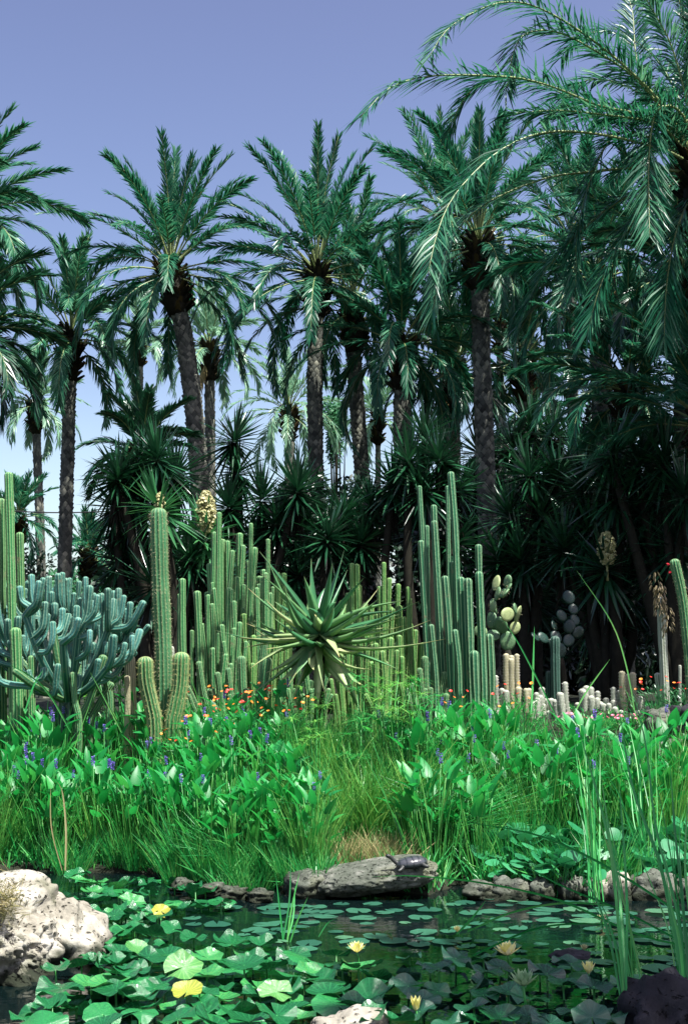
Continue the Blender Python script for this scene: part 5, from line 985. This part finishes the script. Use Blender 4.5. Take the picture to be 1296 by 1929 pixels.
# water lily flowers
M_LIL = leafmat('lily_petals', [(.65, .62, .12), (.85, .82, .35), (.9, .88, .5)], rough=.45, trans=.3); M_LILP = leafmat('pale_lily_petals', [(.16, .3, .14), (.3, .44, .24)], rough=.5, trans=.3); M_STAM = leafmat('stamens', [(.7, .4, .02), (.85, .6, .05)], trans=0)
def lily(label, px, py, z, r, mat, openn=.5, group=None):
    global rnd
    rnd = np.random.default_rng(int(px)); p = on_z(px, py, z); root = thing('water_lily', label, 'flower', p, group); mb = MB()
    for k, (n, el, s) in enumerate([(8, .35, 1), (8, .75, .92), (7, 1.1, .75), (5, 1.35, .6)]):
        el = el + (1 - openn) * .8; a = np.arange(n) / n * 6.283 + k * .4; d = np.stack([np.cos(a) * math.cos(el), np.sin(a) * math.cos(el), np.full(n, math.sin(min(el, 1.5)))], -1)
        blades(mb, np.zeros((n, 3)) + d * .006, d, r * s, r * .42, nseg=5, ref=np.broadcast_to(Z, (n, 3)) + .01 * rnd.normal(size=(n, 3)) if el < 1.2 else np.stack([-np.sin(a) * 0 + np.cos(a), np.sin(a), 0 * a], -1), prof=[.35, .8, 1, .85, .5, .05], fold=-.3 if False else .25, curv=np.array([0, 0, .12]))
    mb.build('petals', mat, root, smooth=True); ms = MB(); n = 26; a = rnd.uniform(0, 6.28, n); blades(ms, np.zeros((n, 3)), np.stack([np.cos(a) * .5, np.sin(a) * .5, np.ones(n)], -1), r * .4, r * .07, nseg=1, prof=[1, .6]); ms.build('stamens', M_STAM, root)
    mt = MB(); tube(mt, [(0, 0, -z - .1), (.01, .01, -z * .5), (0, 0, .005)], .006, n=6); mt.build('stem', M_PSTEM, root)
lily('fully open bright yellow water lily right of centre', 955, 1800, .07, .085, M_LIL, .85)
lily('pale yellow water lily left of the bright open one', 672, 1795, .07, .062, M_LIL, .6)
lily('large shaded pale green water lily on a tall stem near the bottom', 985, 1858, .16, .08, M_LILP, .75)
lily('yellow cup-shaped water lily right of the tall shaded one', 1108, 1835, .07, .06, M_LIL, .25)
lily('small yellow water lily far out on the open water', 861, 1756, .03, .035, M_LIL, .4)
lily('narrow yellow water lily bud at the bottom centre', 783, 1905, .06, .06, M_LIL, .02)
lily('small white water lily on the far right water', 1132, 1734, .03, .035, M_CREAM, .5)
lily('small white water lily near the violet-grey stone', 1100, 1790, .03, .03, M_CREAM, .5)

# ------------------------------------------------------------ foreground reeds
def strip(mb, pl, d0, d1, wpx, var=.5):
    n = len(pl); P = spline(np.array([at(x, y, d0 + (d1 - d0) * i / (n - 1)) for i, (x, y) in enumerate(pl)]), 16); T = nrm(np.gradient(P, axis=0)); w_ = .62 * wpx / FPX * d0 / 2 * np.array([.7, .8, .9, 1, 1, 1, 1, 1, .95, .9, .85, .75, .6, .45, .25, .05])
    S = nrm(np.cross(T, [0, 1.0, .45])); NN = np.cross(S, T); V = np.stack([P - S * w_[:, None], P + NN * (w_ * .4)[:, None], P + S * w_[:, None]], 1).reshape(-1, 3); q = []
    for i in range(15):
        for j in range(2): a = i * 3 + j; q.append((a, a + 1, a + 4, a + 3))
    mb.add(V, q, var=var)
def cattail(label, strips, d0, mat=M_REED):
    base = at(strips[0][0][0][0], strips[0][0][0][1], d0); base[2] = -.1; root = thing('cattail', label, 'reed', base, 'reeds and cattails standing in and beside the pond')
    for i, (pl, d1, w_) in enumerate(strips):
        mb = MB(); strip(mb, pl, d0, d1, w_, float(rnd.random())); mb.build('blade', mat, root, origin=base)
rnd = np.random.default_rng(77)
cattail('tall cattail blades fanning up from the near right water', [([(1175, 1880), (1165, 1750), (1150, 1600), (1130, 1450)], 6.6, 9), ([(1180, 1880), (1172, 1760), (1160, 1640), (1120, 1480), (1085, 1360)], 6.9, 10), ([(1168, 1880), (1150, 1780), (1125, 1700), (1090, 1640)], 6.4, 7), ([(1178, 1885), (1180, 1700), (1172, 1560), (1165, 1470)], 6.5, 8), ([(1172, 1880), (1160, 1790), (1140, 1720), (1118, 1690)], 6.3, 6)], 6.2)
cattail('cattail blades at the right edge with one yellowed leaf', [([(1292, 1890), (1270, 1760), (1240, 1620), (1190, 1480), (1165, 1330)], 6.9, 11), ([(1290, 1890), (1280, 1780), (1262, 1700), (1252, 1640)], 6.3, 9), ([(1300, 1890), (1285, 1700), (1270, 1560), (1262, 1440)], 6.6, 9), ([(1296, 1890), (1275, 1720), (1235, 1560), (1215, 1400), (1185, 1280)], 6.9, 8), ([(1310, 1800), (1290, 1640), (1295, 1500)], 6.5, 8)], 6.2)
def fan(px0, py0, D, n, dx, top, seed):
    q = np.random.default_rng(seed); out = []
    for i in range(n):
        x0 = px0 + q.normal(0, 9); x2 = px0 + q.normal(dx, 34); y2 = q.uniform(*top); out.append(([(x0, py0), (x0 * .62 + x2 * .38 + q.normal(0, 4), py0 * .6 + y2 * .4), (x0 * .3 + x2 * .7, py0 * .28 + y2 * .72), (x2 + (x2 - x0) * .15, y2)], D + q.uniform(-.1, .8), q.uniform(3, 5.5)))
    return out
cattail('slender green reeds standing in the water left of the right-edge cattails', fan(1195, 1870, 6.6, 7, -40, (1380, 1700), 811), 6.6)
cattail('thin crowded reeds along the right edge of the water', fan(1285, 1860, 6.9, 9, -40, (1330, 1680), 812), 6.9)
cattail('dark slim reeds rising behind the right shore stones', fan(1120, 1700, 9.3, 14, -15, (1370, 1560), 813), 9.3)
cattail('slim reeds rising from the bank at the far right', fan(1225, 1650, 10.0, 14, -25, (1350, 1500), 814), 10.0)
cattail('long arching blades sweeping left over the water from the right', [([(1330, 1790), (1200, 1760), (1050, 1695), (900, 1662), (775, 1650), (700, 1652)], 7.6, 8), ([(1330, 1760), (1220, 1680), (1100, 1610), (1000, 1570), (860, 1546)], 7.6, 9), ([(1330, 1800), (1180, 1720), (1060, 1670), (985, 1630), (935, 1620)], 7.2, 7)], 6.6)
cattail('arching blades from the water near the yellow flower', [([(880, 1755), (960, 1720), (1050, 1702), (1130, 1704), (1220, 1722)], 7.0, 7), ([(890, 1800), (1000, 1752), (1090, 1740), (1180, 1745)], 7.0, 7), ([(860, 1760), (890, 1728), (915, 1696)], 7.3, 7)], 7.3)
cattail('small upright blades at the middle of the pond', [([(540, 1790), (548, 1720), (565, 1640)], 8.2, 5), ([(536, 1790), (528, 1720), (520, 1650)], 8.2, 5), ([(542, 1790), (560, 1735), (580, 1690)], 8.1, 5), ([(600, 1765), (618, 1738), (640, 1728)], 8.2, 3), ([(530, 1790), (545, 1700), (548, 1620)], 8.3, 5), ([(534, 1790), (552, 1730), (556, 1670)], 8.3, 5)], 8.1)
cattail('long green stalks crossing in front of the dark background', [([(1045, 1345), (1012, 1280), (978, 1215), (948, 1168)], 13.0, 5), ([(1080, 1345), (1106, 1300), (1148, 1242)], 13.0, 5), ([(1196, 1345), (1178, 1250), (1150, 1170), (1086, 1075)], 13.0, 4), ([(1000, 1345), (1003, 1290), (1006, 1180)], 13.0, 6)], 12.8)
cattail('brown-stalked reed rising left among the pickerelweed', [([(124, 1640), (125, 1560), (118, 1490), (105, 1470)], 9.9, 6), ([(118, 1640), (98, 1560), (96, 1480)], 9.9, 4)], 9.9, M_STRAW)
cattail('long green blade slanting across the foot of the candelabra cactus', [([(135, 1380), (95, 1310), (60, 1275), (15, 1250)], 11.6, 6), ([(48, 1340), (65, 1290), (82, 1262)], 11.6, 5), ([(230, 1380), (200, 1320), (170, 1265)], 11.6, 5)], 11.5)

# ------------------------------------------------------------ each repeat gets a label that singles it out
def pix(o):
    x, y, z = o.location; z -= CAMZ; c, s = math.cos(PITCH), math.sin(PITCH); dep = y * c + z * s; return CX + x / dep * FPX, CY - (z * c - y * s) / dep * FPX
ORD = ['leftmost', 'second from the left', 'third from the left', 'fourth from the left', 'fifth from the left', 'sixth from the left', 'seventh from the left', 'eighth from the left', 'ninth from the left', 'tenth from the left', 'eleventh from the left', 'twelfth from the left', 'thirteenth from the left', 'fourteenth from the left', 'fifteenth from the left', 'sixteenth from the left', 'seventeenth from the left', 'eighteenth from the left']
ZB = [(165, 'below the candelabra cactus'), (385, 'below the tall spiny column'), (540, 'below the slim cereus thicket'), (720, 'below the large aloe'), (960, 'below the tallest columns'), (1150, 'below the woolly cacti'), (9999, 'at the right edge')]
ZW = [(260, 'beside the pale boulder'), (540, 'in the left water'), (700, 'left of the turtle'), (880, 'below the turtle'), (1050, 'around the yellow flower'), (1180, 'beside the cattails'), (9999, 'at the right edge')]
def relabel(group, noun, zones, rows):
    cells = {}
    for o in [o for o in sc.objects if o.parent is None and o.get('group') == group]:
        px, py = pix(o); zn = next(n for m, n in zones if px < m); rn = next(n for m, n in rows if py < m); nz = noun(o) if callable(noun) else noun
        cells.setdefault((nz, zn, rn), []).append((px, o))
    for (nz, zn, rn), lst in cells.items():
        lst.sort(key=lambda t: t[0])
        for i, (_, o) in enumerate(lst): o['label'] = f"{nz} {zn}, {rn}" + (f", {ORD[min(i, 17)]}" if len(lst) > 1 else '')
RB = [(1500, 'back row'), (1575, 'middle row'), (9999, 'front row')]
relabel('pickerelweed clumps along the bank', 'leafy pickerelweed', ZB, RB)
relabel('reed tufts on the pond bank', 'green reed tuft', ZB, RB)
relabel('short grass tufts at the water edge', 'short grass tuft', ZB, [(1600, 'back row'), (1640, 'middle row'), (9999, 'at the water')])
relabel('dry tufts behind the turtle rock', 'straw-coloured tuft behind the turtle rock', [(9999, 'among the reeds')], [(1600, 'back row'), (9999, 'front row')])
relabel('round-leaved clumps behind the right stones', 'round-leaved glossy clump', [(1020, 'behind the leftmost shore stones'), (1120, 'behind the middle shore stones'), (1220, 'behind the largest shore stone'), (9999, 'at the right edge')], [(1560, 'back row'), (1600, 'middle row'), (9999, 'front row')])
relabel('umbrella sedges among the bank plants', 'umbrella sedge', ZB, RB)
relabel('raised lily pads in the near left water', 'raised glossy lily pad', ZW, [(1790, 'back row'), (1825, 'second row'), (1860, 'third row'), (1895, 'fourth row'), (9999, 'bottom row')])
relabel('lily pads in the far left patch', 'crowded green lily pad', ZW, [(1665, 'back row'), (1690, 'second row'), (1715, 'third row'), (9999, 'front row')])
relabel('raised lily pads in the near right water', 'dark shaded lily pad', ZW, [(1830, 'back row'), (1865, 'second row'), (1895, 'third row'), (9999, 'bottom row')])
relabel('floating lily pads on the open water', 'flat floating lily pad', ZW, [(1710, 'farthest row'), (1730, 'second row'), (1750, 'third row'), (1775, 'fourth row'), (1805, 'fifth row'), (9999, 'nearest row')])
